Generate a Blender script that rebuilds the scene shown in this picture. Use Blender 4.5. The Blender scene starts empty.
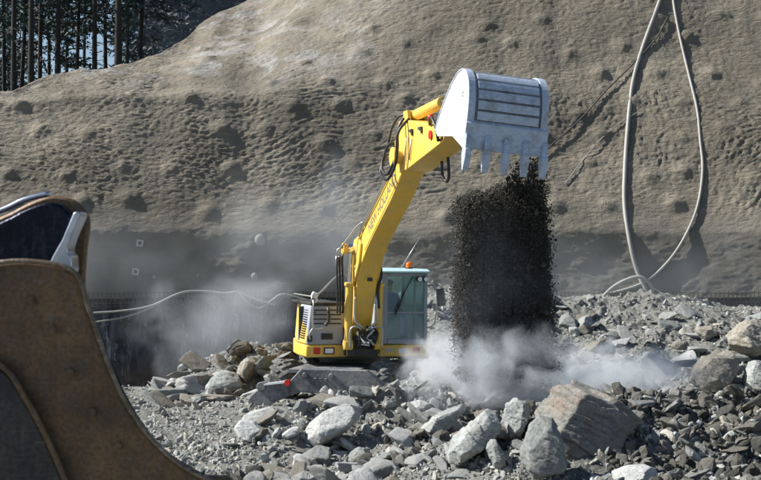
import bpy, bmesh, math, random
import numpy as np
from mathutils import Vector, Matrix

R = math.radians
S = bpy.context.scene
COL = S.collection

# ------------------------------------------------------------------ camera, world, sun, exposure
CAMZ, FPX, HOR = 3.2, 1400.0, 245.0
cd = bpy.data.cameras.new('camera')
cam = bpy.data.objects.new('camera', cd)
COL.objects.link(cam)
cam.location = (0, 0, CAMZ)
cam.rotation_euler = (R(90) + 5.0 / FPX, 0, 0)
cd.sensor_width = 36.0
cd.lens = FPX / 761.0 * 36.0
cd.clip_end = 2000
cd.dof.use_dof = True
cd.dof.focus_distance = 25.5
cd.dof.aperture_fstop = 8.0
S.camera = cam

SUN = Vector((-0.75, 0.08, 0.66)).normalized()      # direction towards the sun
w = bpy.data.worlds.new('World')
S.world = w
w.use_nodes = True
nt = w.node_tree
sky = nt.nodes.new('ShaderNodeTexSky')
sky.sky_type = 'NISHITA'
sky.sun_disc = False
sky.sun_elevation = math.asin(SUN.z)
sky.sun_rotation = math.atan2(SUN.x, SUN.y)
sky.altitude = 900
sky.air_density = 1.0
sky.dust_density = 0.6
nt.links.new(sky.outputs[0], nt.nodes['Background'].inputs[0])
nt.nodes['Background'].inputs[1].default_value = 0.06
sd = bpy.data.lights.new('sun', 'SUN')
sd.energy = 5.0
sd.angle = R(0.5)
sd.color = (1.0, 0.965, 0.90)
so = bpy.data.objects.new('sun', sd)
COL.objects.link(so)
so.rotation_euler = SUN.to_track_quat('Z', 'Y').to_euler()
S.view_settings.view_transform = 'Standard'
S.view_settings.look = 'None'
S.view_settings.gamma = 1
S.view_settings.use_curve_mapping = False
S.view_settings.exposure = 0.85
S.render.engine = 'CYCLES'
S.cycles.use_denoising = True
S.cycles.max_bounces = 6
S.cycles.diffuse_bounces = 3
S.cycles.volume_bounces = 1
S.cycles.volume_step_rate = 1.5
S.cycles.transparent_max_bounces = 8


# ------------------------------------------------------------------ helpers
def hash3(ix, iy, iz):
    h = (ix * 374761393 + iy * 668265263 + iz * 2147483647 + 12345) & 0xffffffff
    h = ((h ^ (h >> 13)) * 1274126177) & 0xffffffff
    h = ((h ^ (h >> 16)) * 2246822519) & 0xffffffff
    return (h ^ (h >> 15)) & 0xffffffff


def pn(x, y, z=0.0):
    """gradient noise, vectorised, about -1..1"""
    x = np.asarray(x, float); y = np.asarray(y, float); z = np.asarray(z, float) + 0 * x
    ix, iy, iz = np.floor(x).astype(np.int64), np.floor(y).astype(np.int64), np.floor(z).astype(np.int64)
    fx, fy, fz = x - ix, y - iy, z - iz
    sx, sy, sz = (f * f * f * (f * (f * 6 - 15) + 10) for f in (fx, fy, fz))
    tot = 0
    for a in (0, 1):
        for b in (0, 1):
            for c in (0, 1):
                h = hash3(ix + a, iy + b, iz + c)
                g1 = (h & 1023) / 511.5 - 1; g2 = ((h >> 10) & 1023) / 511.5 - 1; g3 = ((h >> 20) & 1023) / 511.5 - 1
                wgt = (sx if a else 1 - sx) * (sy if b else 1 - sy) * (sz if c else 1 - sz)
                tot = tot + wgt * (g1 * (fx - a) + g2 * (fy - b) + g3 * (fz - c))
    return tot * 1.4


def fbm(x, y, z=0.0, o=4, g=0.5):
    t, a = 0, 1.0
    for k in range(o):
        t = t + a * pn(x * 2 ** k + 17.3 * k, y * 2 ** k - 9.1 * k, np.asarray(z, float) * 2 ** k + 5.7 * k)
        a *= g
    return t


def ridge(x, y, z=0.0, o=3, g=0.5):
    t, a = 0, 1.0
    for k in range(o):
        t = t + a * (1 - 2.2 * np.abs(pn(x * 2 ** k + 3.3 * k, y * 2 ** k + 7.7 * k, z + 11.0 * k)))
        a *= g
    return t


def ss(a, b, x):
    t = np.clip((np.asarray(x, float) - a) / (b - a), 0, 1)
    return t * t * (3 - 2 * t)


def P(px, py, Y):
    return Vector(((px - 380.5) / FPX * Y, Y, CAMZ + (HOR - py) / FPX * Y))


def tag(o, label=None, cat=None, group=None, kind=None):
    if label: o['label'] = label
    if cat: o['category'] = cat
    if group: o['group'] = group
    if kind: o['kind'] = kind
    return o


def np_mesh(name, V, F, smooth=True):
    me = bpy.data.meshes.new(name)
    V = np.asarray(V, np.float32); F = np.asarray(F, np.int32)
    n, k = F.shape
    me.vertices.add(len(V)); me.vertices.foreach_set('co', V.ravel())
    me.loops.add(n * k); me.loops.foreach_set('vertex_index', F.ravel())
    me.polygons.add(n)
    me.polygons.foreach_set('loop_start', np.arange(0, n * k, k, dtype=np.int32))
    me.polygons.foreach_set('loop_total', np.full(n, k, np.int32))
    me.polygons.foreach_set('use_smooth', np.full(n, smooth, bool))
    me.update(calc_edges=True)
    return me


def link(name, me, mat=None, parent=None, loc=None, rot=None):
    o = bpy.data.objects.new(name, me)
    COL.objects.link(o)
    if mat is not None and me is not None:
        for m in (mat if isinstance(mat, (list, tuple)) else [mat]):
            me.materials.append(m)
    if parent is not None: o.parent = parent
    if loc is not None: o.location = loc
    if rot is not None: o.rotation_euler = rot
    return o


def empty(name, loc=(0, 0, 0), rot=(0, 0, 0)):
    o = bpy.data.objects.new(name, None)
    COL.objects.link(o); o.location = loc; o.rotation_euler = rot
    return o


def copy_tree(o, parent=None):
    c = o.copy(); COL.objects.link(c)
    if parent is not None: c.parent = parent
    for ch in [k for k in bpy.data.objects if k.parent == o]:
        copy_tree(ch, c)
    return c


class MB:
    """collects simple solids into one mesh"""
    def __init__(s): s.bm = bmesh.new(); s.q = []

    def box(s, c, d, rot=None):
        m = Matrix.Translation(c) @ (rot.to_matrix().to_4x4() if rot is not None else Matrix()) @ Matrix.Diagonal((d[0], d[1], d[2], 1))
        bmesh.ops.create_cube(s.bm, size=1, matrix=m); return s

    def box2(s, a, b):
        a, b = Vector(a), Vector(b)
        return s.box((a + b) / 2, b - a)

    def prism(s, pts, x0, x1, fn=None):
        """pts = list of 2-tuples, fn(x, p) -> 3D"""
        fn = fn or (lambda x, p: (x, p[0], p[1]))
        A = [s.bm.verts.new(fn(x0, p)) for p in pts]
        B = [s.bm.verts.new(fn(x1, p)) for p in pts]
        n = len(pts)
        fs = [s.bm.faces.new(A), s.bm.faces.new(B[::-1])]
        for i in range(n):
            fs.append(s.bm.faces.new((A[i], B[i], B[(i + 1) % n], A[(i + 1) % n])))
        bmesh.ops.recalc_face_normals(s.bm, faces=fs); return s

    def cyl(s, a, b, r, r2=None, n=16):
        a, b = Vector(a), Vector(b); d = b - a
        q = d.to_track_quat('Z', 'Y').to_matrix().to_4x4()
        bmesh.ops.create_cone(s.bm, cap_ends=True, segments=n, radius1=r, radius2=r if r2 is None else r2, depth=d.length,
                              matrix=Matrix.Translation((a + b) / 2) @ q); return s

    def ball(s, c, r, d=(1, 1, 1), n=12):
        bmesh.ops.create_uvsphere(s.bm, u_segments=n, v_segments=max(6, n // 2), radius=r,
                                  matrix=Matrix.Translation(c) @ Matrix.Diagonal((d[0], d[1], d[2], 1))); return s

    def tube(s, pts, r, n=8, sub=6, closed=False):
        s.q.append((pts, r, n, sub))
        P_ = resample(pts, sub)
        rings = []
        up = Vector((0, 0, 1))
        for i, p in enumerate(P_):
            t = (P_[min(i + 1, len(P_) - 1)] - P_[max(i - 1, 0)]).normalized()
            a = t.cross(up)
            if a.length < 0.05: a = t.cross(Vector((1, 0, 0)))
            a.normalize(); b = t.cross(a)
            if rings:                                            # keep the frame from flipping
                if a.dot(pa) < 0: a, b = -a, -b
            pa = a
            rings.append([s.bm.verts.new(p + (a * math.cos(k * 2 * math.pi / n) + b * math.sin(k * 2 * math.pi / n)) * r) for k in range(n)])
        for i in range(len(rings) - 1):
            for k in range(n):
                f = s.bm.faces.new((rings[i][k], rings[i][(k + 1) % n], rings[i + 1][(k + 1) % n], rings[i + 1][k])); f.smooth = True
        s.bm.faces.new(rings[0][::-1]); s.bm.faces.new(rings[-1]); return s

    def build_each(s, name, mat, parent=None):
        """one object per separate tube"""
        for pts, r, n, sub in s.q:
            MB().tube(pts, r, n, sub).build(name, mat, parent)
        s.bm.free()

    def build(s, name, mat, parent=None, bevel=0.0, smooth=False, loc=None, rot=None, seg=2):
        bmesh.ops.recalc_face_normals(s.bm, faces=s.bm.faces)
        me = bpy.data.meshes.new(name)
        s.bm.to_mesh(me); s.bm.free()
        if smooth: me.polygons.foreach_set('use_smooth', np.ones(len(me.polygons), bool))
        o = link(name, me, mat, parent, loc, rot)
        if bevel:
            b = o.modifiers.new('bevel', 'BEVEL'); b.width = bevel; b.segments = seg; b.limit_method = 'ANGLE'; b.angle_limit = R(35)
            b.harden_normals = False
        if smooth or bevel:
            try:
                me.shade_smooth() if hasattr(me, 'shade_smooth') else None
                me.set_sharp_from_angle(angle=R(40))
            except Exception: pass
        return o


def resample(pts, sub):
    pts = [Vector(p) for p in pts]
    if sub <= 1 or len(pts) < 3: return pts
    out = []
    for i in range(len(pts) - 1):
        p0, p1, p2, p3 = pts[max(i - 1, 0)], pts[i], pts[i + 1], pts[min(i + 2, len(pts) - 1)]
        for k in range(sub):
            t = k / sub
            out.append(0.5 * ((2 * p1) + (p2 - p0) * t + (2 * p0 - 5 * p1 + 4 * p2 - p3) * t * t + (3 * p1 - p0 - 3 * p2 + p3) * t ** 3))
    out.append(pts[-1])
    return out


# ------------------------------------------------------------------ materials
class NT:
    def __init__(s, name):
        s.m = bpy.data.materials.new(name); s.m.use_nodes = True
        s.t = s.m.node_tree; s.b = s.t.nodes['Principled BSDF']; s.out = s.t.nodes['Material Output']

    def n(s, kind, **kw):
        nd = s.t.nodes.new(kind)
        for k, v in kw.items():
            if k.startswith('i_'):
                key = k[2:]
                key = int(key) if key.isdigit() else key.replace('_', ' ')
                if isinstance(v, bpy.types.NodeSocket): s.t.links.new(v, nd.inputs[key])
                else: nd.inputs[key].default_value = v
            else: setattr(nd, k, v)
        return nd

    def lk(s, a, b): s.t.links.new(a, b)

    def co(s, which='Object', scale=(1, 1, 1), rot=(0, 0, 0), rnd=False):
        tc = s.n('ShaderNodeTexCoord')
        v = tc.outputs[which]
        if rnd:
            oi = s.n('ShaderNodeObjectInfo')
            add = s.n('ShaderNodeVectorMath', operation='MULTIPLY_ADD')
            cmb = s.n('ShaderNodeCombineXYZ', i_X=oi.outputs['Random'], i_Y=oi.outputs['Random'], i_Z=oi.outputs['Random'])
            s.lk(cmb.outputs[0], add.inputs[0]); add.inputs[1].default_value = (37, 53, 71); s.lk(v, add.inputs[2]); v = add.outputs[0]
        mp = s.n('ShaderNodeMapping', i_Vector=v, i_Scale=scale, i_Rotation=rot)
        return mp.outputs[0]

    def noise(s, vec, scale, detail=4, rough=0.55, dist=0.0):
        return s.n('ShaderNodeTexNoise', i_Vector=vec, i_Scale=scale, i_Detail=detail, i_Roughness=rough, i_Distortion=dist).outputs[0]

    def ramp(s, fac, stops):
        r = s.n('ShaderNodeValToRGB', i_Fac=fac)
        e = r.color_ramp.elements
        while len(e) < len(stops): e.new(0.5)
        for k, (p, c) in enumerate(stops):
            e[k].position = p
            e[k].color = (c, c, c, 1) if isinstance(c, (int, float)) else (*c, 1)
        return r.outputs[0]

    def mix(s, fac, a, b, mode='MIX'):
        nd = s.n('ShaderNodeMix', data_type='RGBA', blend_type=mode)
        for sock, v in ((nd.inputs[0], fac), (nd.inputs[6], a), (nd.inputs[7], b)):
            if isinstance(v, bpy.types.NodeSocket): s.lk(v, sock)
            elif isinstance(v, (tuple, list)): sock.default_value = (*v, 1)
            else: sock.default_value = v
        return nd.outputs[2]

    def math(s, op, a, b=0.0, clamp=False):
        nd = s.n('ShaderNodeMath', operation=op, use_clamp=clamp)
        for k, v in enumerate((a, b)):
            if isinstance(v, bpy.types.NodeSocket): s.lk(v, nd.inputs[k])
            else: nd.inputs[k].default_value = v
        return nd.outputs[0]

    def bump(s, h, dist, strength=1.0, prev=None):
        nd = s.n('ShaderNodeBump', i_Height=h, i_Distance=dist, i_Strength=strength)
        if prev is not None: s.lk(prev, nd.inputs['Normal'])
        return nd.outputs[0]

    def fin(s, color=None, rough=0.6, metal=0.0, normal=None, **kw):
        for k, v in (('Base Color', color), ('Roughness', rough), ('Metallic', metal), ('Normal', normal)):
            if v is None: continue
            if isinstance(v, bpy.types.NodeSocket): s.lk(v, s.b.inputs[k])
            else: s.b.inputs[k].default_value = (*v, 1) if isinstance(v, (tuple, list)) else v
        for k, v in kw.items(): s.b.inputs[k.replace('_', ' ')].default_value = v
        return s.m


def paint(name, col, rough=0.4, dust=0.35, dustcol=(0.33, 0.31, 0.27), metal=0.0, chips=None, scale=2.5):
    m = NT(name)
    v = m.co('Object')
    n1 = m.noise(v, scale, 6, 0.65)
    n2 = m.noise(v, scale * 9, 4, 0.6)
    f = m.math('MULTIPLY', m.ramp(m.mix(0.4, n1, n2), [(0.42, 0.0), (0.68, 1.0)]), dust)
    c = m.mix(m.noise(v, 1.3, 2), tuple(0.88 * k for k in col), tuple(min(1, 1.08 * k) for k in col))
    c = m.mix(f, c, dustcol)
    if chips:
        cf = m.ramp(m.noise(v, scale * 6, 5, 0.7), [(0.62, 0.0), (0.66, 1.0)])
        c = m.mix(cf, c, chips)
    r = m.math('ADD', rough, m.math('MULTIPLY', f, 0.4), True)
    return m.fin(c, r, metal, m.bump(n2, 0.003, 0.5))


YEL = paint('yellow_paint', (0.84, 0.53, 0.07), 0.36, 0.5, (0.38, 0.33, 0.22), chips=None)
GREY = paint('grey_blue_paint', (0.33, 0.36, 0.42), 0.45, 0.4)
BLACK = paint('black_paint', (0.012, 0.012, 0.014), 0.5, 0.25)
RUBBER = paint('hose_rubber', (0.015, 0.015, 0.016), 0.45, 0.15)
TYRE = paint('dusty_tyre', (0.035, 0.034, 0.033), 0.8, 0.9, (0.36, 0.36, 0.34), scale=4)
BLADE = paint('worn_grey_steel', (0.07, 0.078, 0.095), 0.5, 0.85, (0.33, 0.33, 0.32), scale=2.2, chips=(0.16, 0.09, 0.05))
CHROME = NT('chrome_rod').fin((0.75, 0.76, 0.78), 0.18, 1.0)
PIPE = NT('steel_pipe').fin((0.5, 0.5, 0.48), 0.4, 0.7)
ROOFP = paint('pale_roof_paint', (0.42, 0.62, 0.68), 0.4, 0.3)
RED = NT('red_paint').fin((0.6, 0.02, 0.015), 0.35)
WHITE = NT('white_lens').fin((0.8, 0.82, 0.85), 0.15)
ORANGE = NT('orange_lens').fin((0.9, 0.16, 0.01), 0.2)


def bucket_mat(name, col, dcol):
    m = NT(name)
    v = m.co('Object', (1, 1, 1))
    scr = m.noise(m.co('Object', (4, 4, 12)), 3.0, 7, 0.75)
    bl = m.noise(v, 4, 6, 0.7)
    c = m.mix(m.ramp(scr, [(0.35, 0.0), (0.7, 1.0)]), tuple(0.75 * k for k in col), tuple(min(1, 1.2 * k) for k in col))
    c = m.mix(m.ramp(bl, [(0.50, 0.0), (0.68, 0.85)]), c, dcol)
    return m.fin(c, 0.5, 0.15, m.bump(scr, 0.004, 0.6))


BUCK = bucket_mat('bucket_shade_blue_steel', (0.46, 0.54, 0.66), (0.26, 0.26, 0.25))  # bluish shade of the back is mixed into the steel colour
BUCKS = bucket_mat('bucket_sunlit_side_tone', (0.70, 0.72, 0.74), (0.4, 0.4, 0.4))  # sunlit white of the side plates is put into their colour


def glass(name, tint):
    m = NT(name)
    g = m.n('ShaderNodeBsdfGlossy', i_Roughness=0.03, i_Color=(0.85, 0.95, 1.0, 1))
    t = m.n('ShaderNodeBsdfTransparent', i_Color=(*tint, 1))
    fr = m.n('ShaderNodeFresnel', i_IOR=1.5)
    f = m.math('ADD', m.math('MULTIPLY', fr.outputs[0], 1.0), 0.03, True)
    mx = m.n('ShaderNodeMixShader')
    m.lk(f, mx.inputs[0]); m.lk(t.outputs[0], mx.inputs[1]); m.lk(g.outputs[0], mx.inputs[2])
    dd = m.n('ShaderNodeBsdfDiffuse', i_Color=(0.42, 0.62, 0.62, 1))          # pale teal diffuse layer mixed over the pane
    m2 = m.n('ShaderNodeMixShader', i_0=m.math('MULTIPLY', m.ramp(m.noise(m.co('Object', (1, 1, 0.4)), 3.0, 4), [(0.3, 0.2), (0.7, 1.0)]), 0.14))
    m.lk(mx.outputs[0], m2.inputs[1]); m.lk(dd.outputs[0], m2.inputs[2])
    m.lk(m2.outputs[0], m.out.inputs['Surface'])
    return m.m


GLASS = glass('tinted_cab_glass', (0.86, 0.97, 0.96))


def rock_material(name, cols, layer=1.0, dust=0.4):
    m = NT(name)
    v = m.co('Object', rnd=True)
    vl = m.co('Object', (1.5, 2.2, 6.0), (0.3, 0.75, 0.2), rnd=True)
    oi = m.n('ShaderNodeObjectInfo').outputs['Random']
    la = m.noise(vl, 2.2, 8, 0.7, 0.4)
    fi = m.noise(v, 22, 8, 0.75)
    md = m.noise(v, 3, 6, 0.65)
    c = m.mix(m.ramp(la, [(0.3, 0.0), (0.7, 1.0)]), cols[0], cols[1])
    c = m.mix(m.math('MULTIPLY', m.ramp(md, [(0.52, 0.0), (0.68, 1.0)]), 0.55), c, cols[2])
    c = m.mix(m.ramp(fi, [(0.38, 0.55), (0.6, 0.0)]), c, tuple(k * 0.45 for k in cols[0]))
    c = m.mix(m.ramp(m.noise(v, 7, 7, 0.7), [(0.5, 0.0), (0.62, dust)]), c, (0.50, 0.50, 0.475))
    hsv = m.n('ShaderNodeHueSaturation', i_Color=c)
    m.lk(m.math('ADD', m.math('MULTIPLY', oi, 0.5), 0.75), hsv.inputs['Value'])
    b = m.bump(la, 0.05 * layer, 0.9)
    b = m.bump(md, 0.05, 0.7, b)
    b = m.bump(fi, 0.02, 0.9, b)
    return m.fin(hsv.outputs[0], 0.85, 0.0, b)


ROCKG = rock_material('grey_schist', [(0.26, 0.28, 0.27), (0.42, 0.44, 0.43), (0.33, 0.31, 0.26)])
ROCKB = rock_material('tan_rock', [(0.21, 0.195, 0.16), (0.36, 0.335, 0.285), (0.28, 0.21, 0.13)], dust=0.3)
ROCKW = rock_material('pale_dusty_rock', [(0.42, 0.43, 0.43), (0.58, 0.59, 0.58), (0.40, 0.38, 0.34)])
ROCKR = rock_material('reddish_streaked_schist', [(0.22, 0.22, 0.20), (0.36, 0.35, 0.31), (0.33, 0.19, 0.12)], layer=1.5, dust=0.15)
ROCKD = rock_material('rust_brown_rock', [(0.16, 0.07, 0.04), (0.26, 0.12, 0.06), (0.2, 0.12, 0.08)], dust=0.2)


def stones_material(name, a, b, c3, dark):
    """loose stones: colour differs from stone to stone (per mesh island)"""
    m = NT(name)
    g = m.n('ShaderNodeNewGeometry').outputs['Random Per Island']
    v = m.co('Object')
    c = m.ramp(g, [(0.0, dark), (0.25, a), (0.6, b), (0.86, c3), (1.0, b)])
    n = m.noise(v, 40, 6, 0.7)
    c = m.mix(m.ramp(n, [(0.35, 0.45), (0.6, 0.0)]), c, tuple(0.5 * k for k in a))
    n2 = m.noise(v, 14, 5, 0.6)
    return m.fin(c, 0.9, 0.0, m.bump(n, 0.012, 0.8, m.bump(n2, 0.03, 0.6)))


STONES = stones_material('loose_grey_stones', (0.31, 0.32, 0.31), (0.42, 0.43, 0.42), (0.40, 0.36, 0.28), (0.20, 0.21, 0.20))
SOIL = stones_material('dark_wet_soil', (0.032, 0.028, 0.021), (0.055, 0.049, 0.038), (0.10, 0.095, 0.085), (0.02, 0.018, 0.015))


def ground_mat():
    m = NT('rubble_ground')
    v = m.co('Object')
    n1 = m.noise(v, 0.5, 5, 0.6); n2 = m.noise(v, 7, 8, 0.72); n3 = m.noise(v, 45, 6, 0.75)
    vo = m.n('ShaderNodeTexVoronoi', i_Vector=v, i_Scale=11.0).outputs['Distance']
    c = m.mix(m.ramp(n1, [(0.35, 0), (0.65, 1)]), (0.17, 0.172, 0.155), (0.29, 0.29, 0.265))
    sp = m.n('ShaderNodeSeparateXYZ', i_0=v)
    toned = m.math('MULTIPLY', m.n('ShaderNodeMapRange', i_0=m.math('ADD', sp.outputs[0], n1), i_1=2.6, i_2=3.6).outputs[0], m.n('ShaderNodeMapRange', i_0=m.math('ADD', sp.outputs[1], n2), i_1=20.5, i_2=19.3).outputs[0])  # mask that darkens the ground towards the front right
    c = m.mix(m.math('MULTIPLY', toned, 0.8), c, (0.075, 0.072, 0.062))
    c = m.mix(m.ramp(n2, [(0.35, 0.7), (0.6, 0.0)]), c, (0.13, 0.13, 0.115))
    c = m.mix(m.ramp(n3, [(0.5, 0.0), (0.68, 0.6)]), c, (0.5, 0.5, 0.48))
    b = m.bump(n2, 0.10, 0.9); b = m.bump(vo, 0.05, 0.8, b); b = m.bump(n3, 0.02, 0.9, b)
    return m.fin(c, 0.95, 0.0, b)


def shotcrete_mat():
    m = NT('sprayed_concrete')
    v = m.co('Object')
    big = m.noise(v, 0.35, 5, 0.6, 0.3); mid = m.noise(v, 2.0, 6, 0.65); fine = m.noise(v, 14, 7, 0.7)
    st = m.noise(m.co('Object', (1.6, 1.6, 3.2), (0, 0.35, 0)), 3.0, 6, 0.65, 0.8)
    c = m.mix(m.ramp(big, [(0.38, 0), (0.62, 1)]), (0.145, 0.126, 0.094), (0.245, 0.215, 0.165))
    c = m.mix(m.ramp(mid, [(0.4, 0.45), (0.6, 0)]), c, (0.12, 0.112, 0.095))
    sep = m.n('ShaderNodeSeparateXYZ', i_0=v)
    up = m.math('MULTIPLY', m.n('ShaderNodeMapRange', i_0=sep.outputs[2], i_1=7.0, i_2=8.3).outputs[0],
                m.n('ShaderNodeMapRange', i_0=sep.outputs[0], i_1=1.5, i_2=-2.5).outputs[0])
    pat = m.math('MULTIPLY', up, m.ramp(m.noise(v, 0.9, 4, 0.6, 0.6), [(0.5, 0.0), (0.66, 0.55)]))
    c = m.mix(pat, c, (0.38, 0.38, 0.38))
    low = m.n('ShaderNodeMapRange', i_0=m.math('ADD', sep.outputs[2], m.math('MULTIPLY', m.math('SUBTRACT', m.noise(v, 0.8, 6, 0.65), 0.5), 3.0)), i_1=4.2, i_2=2.8).outputs[0]
    c = m.mix(m.math('MULTIPLY', low, 0.55), c, (0.19, 0.18, 0.16))
    def rid(scale, sc, rot):
        nd = m.n('ShaderNodeTexNoise', i_Vector=m.co('Object', sc, rot), i_Scale=scale, i_Detail=4, i_Roughness=0.55, i_Distortion=0.5)
        return nd
    r1 = rid(1.0, (3.0, 3.0, 8.0), (0, 0.3, 0)); 
    v1 = m.math('ABSOLUTE', m.math('SUBTRACT', r1.outputs[0], 0.5)); v1 = m.math('SUBTRACT', 1.0, m.math('MULTIPLY', v1, 3.0), True)
    hi = m.n('ShaderNodeMapRange', i_0=sep.outputs[2], i_1=3.3, i_2=4.3).outputs[0]
    b = m.bump(m.math('MULTIPLY', v1, hi), 0.055, 0.75); b = m.bump(mid, 0.05, 0.4, b)
    b = m.bump(fine, 0.025, 0.7, b); b = m.bump(m.noise(v, 45, 5, 0.75), 0.015, 0.8, b)
    return m.fin(c, 0.92, 0.0, b)


def face_mat():
    m = NT('dark_rock_face')  # dark base colour over the whole face, with paler vertical streaks
    v = m.co('Object')
    n1 = m.noise(m.co('Object', (2.2, 2.2, 0.35)), 1.6, 7, 0.7, 0.6)
    n2 = m.noise(v, 6, 7, 0.7)
    c = m.mix(m.ramp(n1, [(0.38, 0), (0.62, 1)]), (0.05, 0.055, 0.068), (0.19, 0.205, 0.235))
    c = m.mix(m.ramp(m.noise(m.co('Object', (3, 3, 0.3)), 1.9, 5, 0.7, 0.9), [(0.56, 0), (0.66, 0.75)]), c, (0.46, 0.50, 0.56))
    c = m.mix(m.ramp(m.noise(v, 0.8, 4), [(0.52, 0), (0.62, 0.6)]), c, (0.17, 0.12, 0.075))
    return m.fin(c, 0.65, 0.0, m.bump(n2, 0.25, 1.0))


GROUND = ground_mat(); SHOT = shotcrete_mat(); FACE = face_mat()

# ------------------------------------------------------------------ shotcrete slope
rng = np.random.default_rng(7)


CRX, CRZ = [-40.0, -22.0], [3.0, 5.5]
for _px, _py in [(-60, 118), (0, 99), (45, 79), (100, 69), (130, 62), (160, 50), (185, 37), (200, 25), (235, 10), (262, -8)]:
    _k = (HOR - _py) / FPX; _x = (_px - 380.5) / FPX * 43
    for _ in range(6):
        _t = math.tan(R(24) + float(ss(-5.0, 2.5, _x)) * R(33)); _s = -0.09 * max(-1.0 - _x, 0)
        _y2 = 38.6 + 0.4 * float(ss(-4.5, 1.0, _x)); _d = (_k * (_y2 + _s) - 4.0) / (1 - _k / _t)
        _x = (_px - 380.5) / FPX * (_y2 + _s + _d / _t)
    CRX.append(_x); CRZ.append(max(7.2 + _d, 7.4))
CRX += [CRX[-1] + 2.0, 3.0, 40.0]; CRZ += [max(CRZ[-1] + 1.0, 12.6), 14.8, 17.0]


def crest_z(x):
    return np.interp(x, CRX, CRZ)


def plan_shift(x):                                # the left of the slope swings towards the viewer
    return -0.09 * np.clip(-1.0 - x, 0, 30) - 0.03 * np.clip(x - 6, 0, 30)


def y2_of(x): return 38.6 + 0.4 * ss(-4.5, 1.0, x)


def wall_base(nx, nv, x0, x1):
    xs = np.linspace(x0, x1, nx)
    al = R(24) + ss(-5.0, 2.5, xs) * R(33)
    zc = crest_z(xs)
    zb = 7.2 + 0.28 * fbm(xs * 0.35, xs * 0, 3.0, 3) + 0.05 * np.clip(xs + 8, -8, 6)
    zc = np.maximum(zc, zb + 0.25)
    Y2 = y2_of(xs)
    Y3 = Y2 + (zc - zb) / np.tan(al)
    prof = np.stack([np.stack([np.full(nx, 36.0), np.full(nx, 1.85)], -1),
                     np.stack([np.full(nx, 36.34), np.full(nx, 3.55)], -1),
                     np.stack([np.full(nx, Y2), zb], -1),
                     np.stack([Y3, zc], -1),
                     np.stack([Y3 + 2.5, zc + 0.05], -1)], 1)         # nx,5,2
    seg = np.linalg.norm(np.diff(prof, axis=1), axis=2)
    cum = np.concatenate([np.zeros((nx, 1)), np.cumsum(seg, 1)], 1)
    # fixed share of rows per segment keeps the berm line on one row
    rows = [int(nv * f) for f in (0.13, 0.40, 0.42)]; rows.append(nv - sum(rows))
    Y, Z = [], []
    for k in range(4):
        t = np.linspace(0, 1, rows[k], endpoint=(k == 3))[None, :]
        Y.append(prof[:, k, 0:1] * (1 - t) + prof[:, k + 1, 0:1] * t)
        Z.append(prof[:, k, 1:2] * (1 - t) + prof[:, k + 1, 1:2] * t)
    Y = np.concatenate(Y, 1); Z = np.concatenate(Z, 1)
    for _ in range(14):                                              # round the corners
        Y[:, 1:-1] = (Y[:, :-2] + 2 * Y[:, 1:-1] + Y[:, 2:]) / 4
        Z[:, 1:-1] = (Z[:, :-2] + 2 * Z[:, 1:-1] + Z[:, 2:]) / 4
    X = np.repeat(xs[:, None], Y.shape[1], 1)
    Y = Y + plan_shift(X)
    return X, Y, Z


NXW, NVW = 900, 420
WX, WY, WZ = wall_base(NXW, NVW, -19, 19)
W = np.stack([WX, WY, WZ], -1)
du = np.gradient(W, axis=0); dv = np.gradient(W, axis=1)
WN = np.cross(du, dv); WN /= np.linalg.norm(WN, axis=2, keepdims=True)
if WN[NXW // 2, 100, 1] > 0: WN = -WN
L = np.cumsum(np.linalg.norm(np.diff(W, axis=1, prepend=W[:, :1]), axis=2), 1)   # arc length up the slope
U = WX
big = 0.16 * fbm(U * 0.2, L * 0.3, 1.0, 2)
ang = 0.25 + 0.5 * pn(U * 0.15, L * 0.2, 9.0)
wu = U + 0.35 * pn(U * 0.9, L * 0.9, 4.0); wl = L + 0.25 * pn(U * 0.8, L * 1.1, 6.0)
qx = wu * np.cos(ang) + wl * np.sin(ang); qy = -wu * np.sin(ang) + wl * np.cos(ang)
rip = ridge(qx * 2.0, qy * 6.0, 2.0, 3, 0.6) * 0.5
rip2 = ridge(qx * 4.2, qy * 8.5, 12.0, 2, 0.5) * 0.5
mask = ss(1.7, 3.3, L + 0.9 * pn(U * 0.35, L * 0.0, 8.0) + 0.35 * pn(U * 1.6, L * 1.2, 5.0))
am = 0.45 + 0.75 * ss(-0.25, 0.45, fbm(U * 0.35, L * 0.45, 15.0, 2))
am = am * (1 - 0.35 * ss(7.2, 8.0, WZ))
disp = big * ss(0, 1.5, L) + mask * am * (0.042 * rip + 0.030 * rip2) + mask * 0.018 * fbm(U * 7, L * 7, 3.0, 3)
disp += (1 - mask) * (0.022 * fbm(U * 1.2, L * 1.8, 3.0, 4) + 0.008 * ridge(U * 3, L * 7, 3.0, 2))
# horizontal berm lip on the left
disp += 0.05 * np.exp(-((WZ - 7.15) / 0.22) ** 2) * (1 - ss(-4.5, -1.0, U))
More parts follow.
